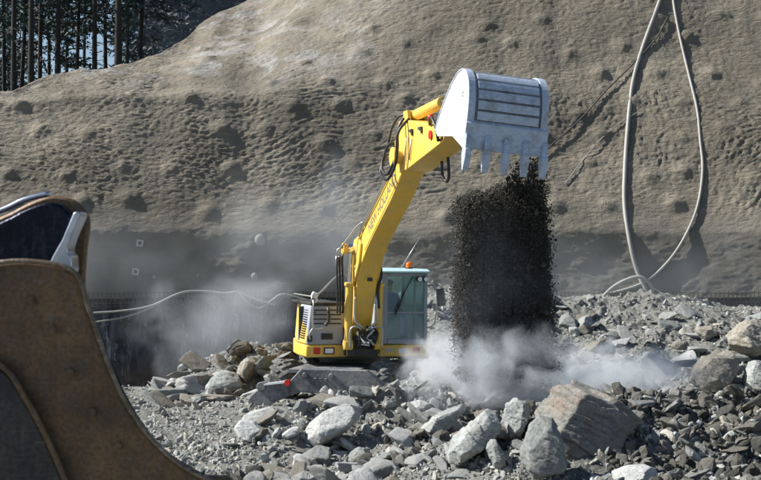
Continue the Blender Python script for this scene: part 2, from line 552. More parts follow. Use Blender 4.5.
# covered anchor heads
KNOB = np.zeros_like(disp); ripple = mask * am * (0.042 * rip + 0.030 * rip2)
for r_ in range(11):
    for c_ in range(-13, 14):
        ux = c_ * 1.55 + (0.78 if r_ % 2 else 0) + rng.normal(0, 0.22)
        ul = 2.55 + r_ * 1.12 + rng.normal(0, 0.18)
        if rng.random() < 0.10: continue
        rr = rng.uniform(0.19, 0.26); hh = rng.uniform(0.075, 0.125)
        i0, i1 = np.searchsorted(WX[:, 0], [ux - 1.2, ux + 1.2])
        if i1 <= i0: continue
        d2 = ((U[i0:i1] - ux) / 1.15) ** 2 + (L[i0:i1] - ul) ** 2
        d2 = d2 * (1 + 0.18 * pn(U[i0:i1] * 3, L[i0:i1] * 3, 20.0 + r_))
        disp[i0:i1] += hh * np.exp(-(d2 / rr ** 2) ** 1.1)
        KNOB[i0:i1] = np.maximum(KNOB[i0:i1], np.exp(-(d2 / (rr * 1.35) ** 2) ** 2))
disp -= 0.8 * KNOB * ripple
WD = W + WN * disp[..., None]


def grid_faces(nx, ny):
    i = np.arange(nx * ny).reshape(nx, ny)
    return np.stack([i[:-1, :-1], i[1:, :-1], i[1:, 1:], i[:-1, 1:]], -1).reshape(-1, 4)


slope = link('hillside_slope', np_mesh('hillside_slope', WD.reshape(-1, 3), grid_faces(*WX.shape)), SHOT)
tag(slope, 'steep brown slope of sprayed concrete with rippled surface and covered anchor heads', kind='structure')

WPX = 380.5 + FPX * WD[..., 0] / WD[..., 1]
WPY = HOR - FPX * (WD[..., 2] - CAMZ) / WD[..., 1]


def on_wall(px, py, off=0.06):
    k = np.argmin((WPX - px) ** 2 + (WPY - py) ** 2)
    i, j = np.unravel_index(k, WPX.shape)
    b = W[i, j] + WN[i, j] * (disp[i, j] * 0.7 + off)
    return Vector(b.tolist())


# forest ground behind the crest
gx = np.linspace(-70, 40, 90); gy = np.linspace(0, 1, 40) ** 1.6 * 130
GX, GT = np.meshgrid(gx, gy, indexing='ij')
cz = crest_z(GX); alx = R(24) + ss(-5.0, 2.5, GX) * R(33)
cy = y2_of(GX) + (np.maximum(cz, 7.4) - 7.2) / np.tan(alx) + plan_shift(np.clip(GX, -19, 19)) + 1.5
GZ = cz - 0.15 - 0.025 * GT + 0.25 * fbm(GX * 0.3, GT * 0.3, 5.0, 3) * ss(0, 4, GT)
GZ = np.where(GX > -2, np.minimum(GZ, cz - 0.15), GZ)
FOR = paint('forest_floor_litter', (0.05, 0.045, 0.03), 0.95, 0.3, (0.1, 0.09, 0.06))
tag(link('forest_ground', np_mesh('forest_ground', np.stack([GX, cy + GT, GZ], -1).reshape(-1, 3), grid_faces(90, 40)), FOR), kind='structure')

# side continuation of the hillside (coarse, beyond the frame)
for sgn, nm in ((-1, 'l'), (1, 'r')):
    X, Y, Z = wall_base(60, 60, -60 if sgn < 0 else 18.9, -18.9 if sgn < 0 else 60)
    N_ = 0.3 * fbm(X * 0.22, Z * 0.3, 1.0, 4)
    V = np.stack([X, Y - N_ * ss(0, 4, np.abs(X) - 18.9), Z], -1)
    tag(link('hillside', np_mesh('hillside', V.reshape(-1, 3), grid_faces(*X.shape)), SHOT), kind='structure')

# dark excavated face under the slope
fx = np.linspace(-24, 24, 520); fz = np.linspace(-1.6, 2.05, 90)
FX, FZ = np.meshgrid(fx, fz, indexing='ij')
FY = 36.25 + plan_shift(FX) + 0.10 * (2.05 - FZ) - 0.0 * FX
FD = 0.16 * ridge(FX * 1.1 + 0.3 * pn(FX, FZ, 2.0), FZ * 0.5, 3.0, 3) + 0.10 * fbm(FX * 2.2, FZ * 2.2, 8.0, 4) + 0.06 * ridge(FX * 3.5, FZ * 0.7, 1.0, 2)
FD *= ss(2.05, 1.7, FZ)
tag(link('rock_face', np_mesh('rock_face', np.stack([FX, FY - FD, FZ], -1).reshape(-1, 3), grid_faces(520, 90)), FACE),
    'dark excavated rock face below the concrete slope', kind='structure')


# ------------------------------------------------------------------ ground
def ground_z(x, y):
    x = np.asarray(x, float); y = np.asarray(y, float)
    g = lambda x0, y0, h, sx, sy: h * np.exp(-((x - x0) / sx) ** 2 - ((y - y0) / sy) ** 2)
    z = 0.05 * fbm(x * 0.35, y * 0.35, 2.0, 3)
    # pit at the foot of the dark face on the left
    z = z - 1.3 * ss(31.2, 33.5, y) * (1 - ss(-1.2, 0.6, x))
    # rocky heap left of the machine
    z = z + 0.80 * np.exp(-(np.clip(np.abs(x + 2.2) - 1.0, 0, 9) / 1.15) ** 2 - ((y - 29.3) / 1.1) ** 2)
    z = z + 0.25 * np.exp(-((x + 2.4) / 1.6) ** 2 - ((y - 26.6) / 1.3) ** 2)
    # bank on the right in front of the slope
    cr = np.interp(x, [-1.5, 0.2, 1.2, 4.5, 7, 9, 40], [0.0, 1.6, 2.0, 1.75, 1.75, 1.5, 1.4])
    fr = np.interp(x, [0, 4, 8, 12], [28.0, 27.0, 25.0, 24.0])
    z = z + cr * ss(fr, 34.0, y + 0.7 * pn(x * 0.5, y * 0.5, 7.0)) * ss(-1.5, 0.6, x)
    # mound with a stone right of the machine
    z = z + g(0.85, 23.6, 0.95, 0.85, 1.0) + g(1.9, 22.4, 0.45, 1.2, 1.0)
    # clay-like heap in front of the blade
    z = z + g(-0.25, 21.8, 0.80, 1.1, 0.9) + g(-1.4, 21.0, 0.42, 0.8, 0.8) + g(0.6, 20.6, 0.28, 0.9, 0.9)
    # front ridge
    ry = 18.4 + 0.25 * pn(x * 0.6, 0 * x, 3.0)
    rz = np.interp(x, [-1.0, 0.3, 1.3, 2.2, 3.2, 4.2, 6, 9, 30], [0.0, 0.2, 0.55, 0.95, 1.08, 1.02, 1.02, 1.05, 1.0])
    z = z + rz * np.where(y < ry, 0.35 + 0.65 * ss(16.3, 18.3, y), 1 - ss(0, 2.2, y - ry))
    z = z + 0.25 * (1 - ss(13, 17.5, y)) * ss(-4, 0, x)
    return z


def nonuni(a, b, lo, hi, n, m):
    core = np.linspace(a, b, n)
    l = a - (a - lo) * (np.linspace(1, 0, m, endpoint=False) ** 2.2)
    r = b + (hi - b) * (np.linspace(0, 1, m + 1)[1:] ** 2.2)
    return np.concatenate([l, core, r])


ax = nonuni(-9.5, 9.8, -300, 300, 620, 30); ay = nonuni(14.3, 35.0, -60, 37.5, 620, 24)
AX, AY = np.meshgrid(ax, ay, indexing='ij')
AZ = ground_z(AX, AY)
rough = 0.5 + 0.8 * ss(-0.2, 0.5, fbm(AX * 0.5, AY * 0.5, 30.0, 2))
rough = rough * (0.55 + 0.9 * ss(0.15, 0.8, AZ))
inn = ss(-14, -9, AX) * (1 - ss(9.5, 14, AX))
AZ = AZ + inn * rough * (0.10 * ridge(AX * 1.4, AY * 1.4, 3.0, 3, 0.55) + 0.035 * fbm(AX * 7, AY * 7, 2.0, 3))
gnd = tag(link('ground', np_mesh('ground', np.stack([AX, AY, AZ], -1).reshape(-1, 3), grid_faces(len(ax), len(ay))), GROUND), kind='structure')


def gz(x, y):
    i = min(max(np.searchsorted(ax, x), 1), len(ax) - 1); j = min(max(np.searchsorted(ay, y), 1), len(ay) - 1)
    return float(AZ[i, j])


def gz_arr(x, y):
    i = np.clip(np.searchsorted(ax, x), 1, len(ax) - 1); j = np.clip(np.searchsorted(ay, y), 1, len(ay) - 1)
    return AZ[i, j]


# ------------------------------------------------------------------ rocks
def ico(sub):
    bm = bmesh.new(); bmesh.ops.create_icosphere(bm, subdivisions=sub, radius=1)
    V = np.array([v.co[:] for v in bm.verts]); F = np.array([[v.index for v in f.verts] for f in bm.faces]); bm.free()
    return V / np.linalg.norm(V, axis=1, keepdims=True), F


ICO = {k: ico(k) for k in (1, 2, 3, 4, 5, 6)}


def rock_from_planes(nrm, d, sub, k=30.0, amp=0.03, seed=0, lay=0.0):
    D, F = ICO[sub]
    dots = D @ nrm.T
    r = d[None, :] / np.maximum(dots, 1e-3)
    r = np.where(dots > 1e-3, r, 1e3)
    rm = r.min(1)
    r = -np.log(np.exp(-k * np.clip(r - rm[:, None], 0, 5)).sum(1)) / k + rm      # soft min
    V = D * r[:, None]
    o = seed * 13.7
    n = fbm(V[:, 0] * 2.6 + o, V[:, 1] * 2.6, V[:, 2] * 2.6, 5, 0.55) * amp * 0.8
    n2 = ridge(V[:, 0] * 2.2 + V[:, 2] * 1.5 + o, V[:, 1] * 3, V[:, 2] * 7 + V[:, 0] * 3.5, 3) * amp * 0.3
    V = V + D * (n + n2)[:, None]
    if lay:                                       # broken edges of the strata
        t = V @ np.array([0.55, 0.15, 0.82]) * 7.0 + 1.2 * fbm(V[:, 0] * 1.3, V[:, 1] * 1.3, V[:, 2] * 1.3 + o, 2)
        q = np.floor(t); f = t - q
        h = lambda i: (hash3(i.astype(np.int64), (i * 0).astype(np.int64) + int(seed), (i * 0).astype(np.int64)) & 1023) / 1023.0 - 0.5
        e = ss(0.86, 1.0, f)
        V = V + D * (lay * ((1 - e) * h(q) + e * h(q + 1) - 0.35 * np.exp(-((f - 0.92) / 0.07) ** 2)))[:, None]
    return V, F


def random_rock(seed, sub, flat=1.0, nplanes=13, amp=0.05, k=75):
    rg = np.random.default_rng(seed)
    n = rg.normal(size=(nplanes, 3)); n /= np.linalg.norm(n, axis=1, keepdims=True)
    n = np.concatenate([n, [[1, 0, 0], [-1, 0, 0], [0, 1, 0], [0, -1, 0], [0, 0, 1], [0, 0, -1]]])
    d = np.concatenate([rg.uniform(0.48, 0.85, nplanes), np.ones(6)])
    V, F = rock_from_planes(n, d, sub, k, amp, seed, 0.0 if sub < 3 else 0.085)
    V = V * np.array([1.25, rg.uniform(0.7, 1.0), flat * rg.uniform(0.5, 0.85)])
    return V, F


ROCK_ME = {}
for s_ in range(10):
    V, F = random_rock(100 + s_, 4, 0.85 if s_ % 2 else 0.5, 8, 0.04, 160)
    ROCK_ME[s_] = np_mesh('rock', V, F)
ROCK_OBJ_MATS = [ROCKG, ROCKW, ROCKB]
ROCK_VAR = {}
for s_, me in ROCK_ME.items():
    for mi, mt in enumerate(ROCK_OBJ_MATS):
        m2 = me.copy(); m2.materials.append(mt); ROCK_VAR[(s_, mi)] = m2


COUNT = {}


def where_label(x, y, size, mi, base, group):
    px = 380.5 + FPX * x / y
    z = float(gz_arr(np.array([x]), np.array([y]))[0]); py = HOR - FPX * (z - CAMZ) / y
    sz = 'tiny' if size < 0.065 else 'small' if size < 0.1 else 'middling' if size < 0.16 else 'large'
    co = ('grey', 'pale', 'tan')[mi]
    lm = [(90, 'beside the rusty bucket edge'), (150, 'right of the rusty bucket'), (190, 'at the left end of the rock heap'), (225, 'left of the blade foot'), (255, 'above the blade foot'),
          (300, 'by the left front tyre'), (335, 'under the blade'), (370, 'below the boom foot'), (405, 'below the cab'), (435, 'by the white dust puff'),
          (470, 'under the left edge of the falling soil'), (510, 'under the middle of the falling soil'), (550, 'under the right edge of the falling soil'), (590, 'above the huge boulder'),
          (625, 'right of the huge boulder'), (660, 'below the hanging hoses'), (700, 'right of the hoses'), (740, 'by the tan boulders'), (9999, 'at the far right edge')]
    h = next(t for a, t in lm if px < a)
    vb = int((py - 290) // 22)
    v = ['on the crest', 'just below the crest', 'high up', 'halfway up', 'midway down', 'in the lower rubble', 'low down', 'near the bottom', 'at the very bottom'][min(max(vb, 0), 8)]
    return f"{sz} {co} {base} {v}, {h}"


def place_rock(x, y, size, mi, label, group, lift=0.0, rg=random, cat='rock', name='rock', flat=False):
    o = bpy.data.objects.new(name, ROCK_VAR[(rg.randrange(10), mi)])
    COL.objects.link(o)
    o.scale = (size * rg.uniform(0.9, 1.15), size * rg.uniform(0.8, 1.1), size * rg.uniform(0.75, 1.05))
    o.rotation_euler = (rg.uniform(-0.6, 0.6), rg.uniform(-0.7, 0.7), rg.uniform(0, 6.28))
    o.location = (x, y, gz(x, y) + size * rg.uniform(0.15, 0.4) + lift)
    tag(o, where_label(x, y, size, mi, cat, group), cat, group)
    return o


def hull_planes(pts):
    bm = bmesh.new()
    for p in pts: bm.verts.new(p)
    r = bmesh.ops.convex_hull(bm, input=bm.verts)
    bm.faces.ensure_lookup_table(); bm.normal_update()
    c = Vector((0, 0, 0))
    N, D = [], []
    for f in bm.faces:
        n = f.normal.copy(); d = n.dot(f.calc_center_median())
        if n.length < 0.5: continue
        if d < 0: n, d = -n, -d
        N.append(n[:]); D.append(max(d, 0.02))
    bm.free()
    return np.array(N), np.array(D)


def hero_rock(outline, Y, depth, mat, label, name='boulder', sub=6, front=None, amp=0.05, seed=1, lean=0.3, k=150, cat='boulder', settle=True, cuts=(16, 0.66, 0.88)):
    """a boulder standing at distance Y whose sides follow the outline seen; depth is its thickness"""
    low = max(py for _, py in outline) - 5
    mx = sum(px for px, _ in outline) / len(outline)
    best = None
    for q in np.arange(-3.5, 3.51, 0.1):                                 # the distance at which it rests on the ground
        y_ = Y + q; p_ = P(mx, low, y_); df = p_.z - gz(p_.x, y_ + depth * 0.2)
        sc_ = abs(df) + 0.02 * abs(q)
        if best is None or sc_ < best[0]: best = (sc_, y_, df)
    if settle: Y = best[1]
    pts = [P(px, py, Y) for px, py in outline]
    c = sum(pts, Vector()) / len(pts)
    cx, cz_ = c.x, c.z
    size = max((p - c).length for p in pts)
    h3 = []
    fc = Vector(((P(front[0], front[1], Y).x if front else cx + 0.1 * size), 0, (P(front[0], front[1], Y).z if front else cz_ + 0.1 * size)))
    for i, p in enumerate(pts):
        rx, rz = p.x - cx, p.z - cz_
        h3.append(Vector((rx, 0.10 * depth * math.sin(i * 2.3 + seed), rz)))
        h3.append(Vector((rx * 0.86, 0.45 * depth, rz * 0.86)))
        qx_, qz_ = fc.x - cx, fc.z - cz_
        h3.append(Vector((qx_ + (rx - qx_) * 0.74, -0.40 * depth - lean * depth * (-(rz) / size) * 0.6, qz_ + (rz - qz_) * 0.74)))
    h3.append(Vector((fc.x - cx, -0.46 * depth, fc.z - cz_)))
    h3 = [v / size for v in h3]
    N, D = hull_planes(h3)
    rg = np.random.default_rng(seed)
    A_ = np.array([v[:] for v in h3]); nn = rg.normal(size=(cuts[0], 3)); nn /= np.linalg.norm(nn, axis=1, keepdims=True)
    nn[:, 1] = -np.abs(nn[:, 1])
    sup = (A_ @ nn.T).max(0)
    N = np.concatenate([N, nn]); D = np.concatenate([D, sup * rg.uniform(cuts[1], cuts[2], cuts[0])])
    V, F = rock_from_planes(N, D, sub, k, amp * 0.6, seed, 0.085 if size > 0.7 else 0.045)
    me = np_mesh(name, V * size, F)
    o = link(name, me, mat, None, (cx, Y, cz_))
    tag(o, label, cat)
    return o


HR = hero_rock
HR([(534, 414), (554, 385), (588, 377), (645, 424), (614, 450), (608, 478), (552, 474)],
   17.3, 1.1, ROCKR, 'huge reddish streaked boulder at the right front, largest of all', sub=6, front=(585, 415), amp=0.05, seed=8, settle=False, cuts=(9, 0.72, 0.88))
HR([(530, 424), (540, 415), (552, 418), (562, 436), (570, 476), (524, 480), (520, 452)],
   16.4, 0.6, ROCKG, 'upright grey slab leaning on the left of the huge reddish boulder', seed=5, front=(545, 445), amp=0.05, settle=False, cuts=(8, 0.75, 0.92))
HR([(443, 452), (452, 438), (470, 424), (492, 405), (504, 410), (500, 432), (480, 452), (462, 465), (446, 464)],
   18.6, 0.45, ROCKG, 'large tilted grey slab left of the leaning upright slab', seed=6, front=(475, 438), lean=0.9)
HR([(418, 432), (424, 422), (440, 412), (462, 404), (466, 410), (452, 426), (436, 438), (422, 440)],
   18.9, 0.4, ROCKG, 'long grey block resting over the dark hollow in the rubble', seed=7, front=(440, 424))
HR([(300, 438), (306, 425), (322, 412), (340, 405), (364, 405), (360, 418), (348, 432), (326, 444), (310, 448)],
   19.4, 0.6, ROCKW, 'broad pale slab sloping down left below the grader blade', seed=8, front=(335, 424), lean=1.0)
HR([(240, 424), (246, 412), (262, 406), (282, 408), (288, 420), (284, 430), (266, 434), (246, 434)],
   21.3, 0.5, ROCKW, 'white topped boulder with a brown broken end near the left foot', seed=9, front=(262, 420))
HR([(268, 412), (276, 406), (286, 408), (289, 422), (282, 428), (270, 424)],
   20.9, 0.4, ROCKB, 'brown broken rock against the white topped boulder', seed=10, cat='rock', name='rock')
HR([(232, 430), (240, 420), (258, 422), (268, 432), (264, 440), (250, 442), (238, 438)],
   20.6, 0.45, ROCKW, 'rounded pale stone at the bottom left of the white boulder', seed=11, cat='rock', name='rock')
HR([(278, 437), (290, 428), (302, 426), (300, 434), (288, 440)],
   20.2, 0.3, ROCKW, 'small bluish white slab between white boulder and broad slab', seed=12, cat='rock', name='rock')
HR([(350, 452), (358, 447), (370, 450), (376, 460), (370, 468), (354, 468), (348, 460)],
   17.9, 0.4, ROCKG, 'rounded grey stone at the bottom below the broad pale slab', seed=13, cat='rock', name='rock')
HR([(336, 436), (344, 438), (360, 450), (362, 456), (352, 452), (338, 444)],
   18.2, 0.2, ROCKG, 'narrow stick shaped stone pointing down right', seed=14, cat='rock', name='rock')
HR([(404, 412), (410, 402), (420, 400), (434, 405), (432, 414), (412, 418)],
   20.8, 0.4, ROCKW, 'white rock above the long grey block', seed=15, cat='rock', name='rock')
HR([(456, 396), (464, 385), (474, 384), (478, 392), (474, 398), (462, 400)],
   21.4, 0.4, ROCKG, 'round grey boulder under the drifting dust', seed=16, cat='rock', name='rock')
HR([(482, 398), (490, 390), (506, 388), (512, 398), (500, 404)],
   21.0, 0.35, ROCKG, 'dark flat stone at the foot of the falling soil', seed=17, cat='rock', name='rock')
HR([(466, 401), (476, 397), (492, 401), (494, 405), (478, 406)],
   20.4, 0.25, ROCKD, 'rust brown flat stone in the rubble', seed=18, cat='rock', name='rock')
HR([(422, 362), (428, 357), (434, 362), (434, 374), (428, 378), (423, 374)],
   23.6, 0.25, ROCKG, 'upright stone standing on top of the dusty mound', seed=19, cat='rock', name='rock')
HR([(486, 450), (488, 438), (496, 440), (508, 460), (508, 472), (496, 472)],
   17.2, 0.3, ROCKG, 'narrow grey stone wedged between the tilted and upright slabs', seed=20, cat='rock', name='rock')
HR([(504, 420), (506, 404), (516, 398), (530, 404), (534, 416), (524, 430), (514, 444), (506, 436)],
   18.3, 0.6, ROCKG, 'rough earthy rock behind the upright slab', seed=21, cat='rock', name='rock', amp=0.09)
HR([(612, 474), (628, 467), (648, 466), (660, 470), (656, 486), (616, 488)],
   15.4, 0.5, ROCKW, 'pale rock top at the very bottom right of the huge boulder', seed=22, cat='rock', name='rock')
HR([(690, 386), (694, 368), (706, 354), (722, 350), (738, 360), (742, 376), (734, 390), (706, 394)],
   24.2, 0.9, ROCKB, 'large tan boulder on the right bank', seed=23, front=(715, 370), amp=0.07)
HR([(728, 336), (742, 322), (760, 318), (776, 330), (772, 352), (748, 358), (732, 352)],
   25.6, 0.9, ROCKB, 'pale tan boulder at the right edge of the bank', seed=24, amp=0.07)
HR([(742, 376), (748, 362), (764, 360), (780, 372), (776, 392), (750, 396)],
   23.8, 0.8, ROCKG, 'rough grey boulder at the right edge beside the tan one', seed=25, amp=0.08)
HR([(694, 331), (700, 326), (712, 326), (720, 332), (716, 340), (700, 341)],
   27.2, 0.5, ROCKB, 'brown layered rock in the right bank', seed=26, cat='rock', name='rock')
HR([(671, 345), (676, 341), (688, 341), (690, 348), (682, 352), (672, 351)],
   26.4, 0.4, ROCKB, 'dark ochre rock left in the right bank', seed=27, cat='rock', name='rock')
HR([(198, 386), (206, 376), (222, 370), (238, 374), (244, 386), (232, 394), (206, 396)],
   27.6, 0.8, ROCKG, 'broad flat boulder at the front of the left rock heap', seed=28, amp=0.06)
HR([(234, 376), (240, 362), (250, 354), (256, 360), (252, 378), (242, 386)],
   27.8, 0.5, ROCKB, 'olive tan boulder standing in the left rock heap', seed=29)
HR([(262, 376), (268, 370), (278, 372), (282, 380), (276, 388), (264, 386)],
   26.9, 0.4, ROCKW, 'whitish stone just left of the front tyre', seed=30, cat='rock', name='rock')

random.seed(5)
rr = random.Random(11)
# heap of rocks to the left of the machine
for k in range(95):
    px = rr.uniform(150, 312); Y = rr.uniform(26.6, 30.2)
    x = (px - 380.5) / FPX * Y
    if x > -2.1 and Y < 28.6 : continue
    place_rock(x, Y, rr.choice([0.10, 0.14, 0.18, 0.24, 0.30]) * rr.uniform(0.8, 1.15), rr.choice([0, 0, 1, 1, 2]),
               'grey rock in the heap to the left of the excavator', 'rocks heaped left of the excavator', rg=rr)
# right bank
for k in range(170):
    px = rr.uniform(560, 790); Y = rr.uniform(24.0, 32.0)
    x = (px - 380.5) / FPX * Y
    place_rock(x, Y, rr.choice([0.09, 0.12, 0.15, 0.2, 0.26]) * rr.uniform(0.8, 1.2), rr.choice([0, 0, 1, 2, 2]),
               'rock lying on the rubble bank below the hanging hoses', 'rocks on the right hand bank', rg=rr)
for k in range(45):
    px = rr.uniform(428, 600); Y = rr.uniform(28.0, 33.5)
    x = (px - 380.5) / FPX * Y
    place_rock(x, Y, rr.uniform(0.06, 0.15), rr.choice([0, 1, 1]),
               'stone on the dusty bank behind the falling soil', 'stones on the bank behind the falling soil', rg=rr, cat='stone', name='stone')
# middle rubble
for k in range(190):
    px = rr.uniform(250, 560); Y = rr.uniform(17.0, 24.0)
    x = (px - 380.5) / FPX * Y
    place_rock(x, Y, rr.choice([0.07, 0.09, 0.12, 0.17, 0.22]) * rr.uniform(0.8, 1.2), rr.choice([0, 0, 1, 1, 2]),
               'broken stone in the rubble in front of the excavator', 'stones in the middle rubble', rg=rr, cat='stone', name='stone')
# front right ridge
for k in range(90):
    px = rr.uniform(600, 790); Y = rr.uniform(15.0, 18.8)
    x = (px - 380.5) / FPX * Y
    place_rock(x, Y, rr.choice([0.05, 0.07, 0.10, 0.17]) * rr.uniform(0.8, 1.2), rr.choice([0, 0, 0, 2]),
               'stone in the shaded earth ridge right of the huge boulder', 'stones in the front right ridge', rg=rr, cat='stone', name='stone')
# left flat gravel
for k in range(55):
    px = rr.uniform(100, 260); Y = rr.uniform(19.0, 30.0)
    x = (px - 380.5) / FPX * Y
    place_rock(x, Y, rr.choice([0.05, 0.07, 0.1]) * rr.uniform(0.8, 1.2), rr.choice([0, 1, 1]),
               'pale stone lying on the open gravel beside the rusty bucket', 'stones on the left gravel', rg=rr, cat='stone', name='stone')


def scatter(name, n, sizes, x0y, sub, seed, mat, bury=0.25, zfn=None, flat=0.6):
    rg = np.random.default_rng(seed)
    base = [random_rock(200 + seed * 10 + k, sub, 0.8, 7, 0.0, 200)[0] for k in range(8)]
    F0 = ICO[sub][1]
    Y = 1 / rg.uniform(1 / 35.0, 1 / 14.2, n)
    px = rg.uniform(-40, 800, n)
    X = (px - 380.5) / FPX * Y
    keep = x0y(X, Y, rg)
    X, Y = X[keep], Y[keep]; n = len(X)
    s = sizes(rg, n)
    Z = gz_arr(X, Y) + s * (flat * 0.5 - bury)
    # random rotations
    q = rg.normal(size=(n, 4)); q[:, 0] += 1.5; q /= np.linalg.norm(q, axis=1, keepdims=True)
    a, b, c, d = q.T
    M = np.stack([1 - 2 * (c * c + d * d), 2 * (b * c - a * d), 2 * (b * d + a * c),
                  2 * (b * c + a * d), 1 - 2 * (b * b + d * d), 2 * (c * d - a * b),
                  2 * (b * d - a * c), 2 * (c * d + a * b), 1 - 2 * (b * b + c * c)], -1).reshape(n, 3, 3)
    which = rg.integers(0, 8, n)
    B = np.stack(base)[which] * s[:, None, None] * rg.uniform(0.7, 1.3, (n, 1, 3))
    V = np.einsum('nij,nkj->nki', M, B) + np.stack([X, Y, Z], -1)[:, None, :]
    nv = base[0].shape[0]
    F = F0[None] + (np.arange(n) * nv)[:, None, None]
    return tag(link(name, np_mesh(name, V.reshape(-1, 3), F.reshape(-1, 3), smooth=False), mat), kind='stuff')


def keep_all(X, Y, rg):
    d = 0.35 + 0.65 * (fbm(X * 0.8, Y * 0.8, 9.0, 2) > -0.1)
    return (rg.random(len(X)) < d) & ~((X < -1.5) & (Y > 32.5))


tag(scatter('rubble', 15000, lambda g, n: np.clip(g.lognormal(-3.15, 0.42, n), 0.02, 0.13), keep_all, 2, 1, STONES), 'loose grey rubble covering the ground')
CLOD = stones_material('dark_earth_clods', (0.07, 0.068, 0.058), (0.11, 0.105, 0.09), (0.2, 0.195, 0.18), (0.05, 0.048, 0.04))
tag(scatter('earth_clods', 42000, lambda g, n: np.clip(g.lognormal(-3.0, 0.45, n), 0.02, 0.14), lambda X, Y, g: ((X > 2.6 + 0.6 * fbm(X, Y, 3.0, 2)) & (Y < 20) & (g.random(len(X)) < 0.8)) | ((fbm(X * 0.7, Y * 0.7, 4.0, 2) > 0.12) & (np.abs(X + 0.1) < 2.3) & (Y < 23) & (g.random(len(X)) < 0.5)), 2, 4, CLOD), 'dark earth clods of the freshly dug ridge')
tag(scatter('gravel', 60000, lambda g, n: np.clip(g.lognormal(-3.95, 0.4, n), 0.008, 0.05), keep_all, 1, 2, STONES), 'fine grey gravel between the stones')

# ------------------------------------------------------------------ excavator
TH = 16.0
ex = empty('excavator', (-0.63, 28.25, 0.0), (0, R(0.8), R(TH)))
tag(ex, 'yellow wheeled excavator with raised boom emptying its bucket', 'excavator')
FR = -1.3                                     # local y of the machine's front


def side(x, p):                                # (forward distance from the front, height) -> local
    return (x, FR - p[0], p[1])


# undercarriage turned the other way
ch = empty('undercarriage', (0, 0, 0), (0, 0, R(-TH - 12))); ch.parent = ex
b = MB(); b.box2((-0.45, -1.9, 0.45), (0.45, 1.9, 0.86)); b.box2((-0.95, -1.35 - 0.14, 0.40), (0.95, -1.35 + 0.14, 0.62)); b.box2((-0.95, 1.35 - 0.14, 0.40), (0.95, 1.35 + 0.14, 0.62))
b.build('chassis', BLADE, ch, 0.02)
b = MB(); b.box2((-0.62, -2.35, 0.80), (0.66, -0.75, 0.872)); b.build('deck_plate', BLADE, ch, 0.01)
bl = [(300, 370), (367, 370), (372, 374), (392, 389), (392, 399), (380, 401), (368, 397), (345, 394), (300, 394), (292, 398), (276, 402)]
k_ = 54.3
blp = [((px - 318) / k_ - 0.02, 3.2 - (py - 245) / k_) for px, py in bl] 
lft = [((px - 318) / k_ - 0.02, 3.2 - (py - 245) / k_) for px, py in [(288, 383), (290, 380)]]
b = MB(); b.prism([((px - 318) / k_, 3.2 - (py - 245) / k_) for px, py in
                   [(300, 370), (367, 370), (372, 374), (392, 389), (392, 399), (380, 401), (368, 397), (345, 394), (299, 394), (284, 400), (276, 390), (288, 383)]],
                  -2.52, -2.30, lambda x, p: (p[0], x, p[1]))
b.cyl((0.25, -2.56, 0.78), (0.25, -2.52, 0.78), 0.05); b.cyl((-0.25, -2.56, 0.78), (-0.25, -2.52, 0.78), 0.05); b.cyl((1.28, -2.56, 0.45), (1.28, -2.52, 0.45), 0.07)
for q in range(4): b.box((-0.15 + 0.1 * q, -2.53, 0.72), (0.05, 0.03, 0.03))
blade = b.build('stabiliser_blade', BLADE, ch, 0.015)
b = MB(); b.prism([((px - 318) / k_, 3.2 - (py - 245) / k_) for px, py in [(289, 383), (262, 387), (248, 400), (243, 411), (264, 409), (288, 398)]],
                  -2.60, -2.42, lambda x, p: (p[0], x, p[1]))
b.cyl(((260 - 318) / k_, -2.64, 3.2 - (389 - 245) / k_), ((260 - 318) / k_, -2.40, 3.2 - (389 - 245) / k_), 0.085)
b.build('stabiliser_foot', BLADE, ch, 0.012)
b = MB(); b.prism([((px - 318) / k_, 3.2 - (py - 245) / k_) for px, py in [(286, 382.4), (262, 386.2), (262, 387.8), (286, 384.5)]], -2.64, -2.38, lambda x, p: (p[0], x, p[1]))
b.build('reflective_strip', WHITE, ch)
b = MB(); b.cyl(((288 - 318) / k_, -2.68, 3.2 - (384 - 245) / k_), ((288 - 318) / k_, -2.58, 3.2 - (384 - 245) / k_), 0.055)
b.build('marker_lamp', RED, ch)


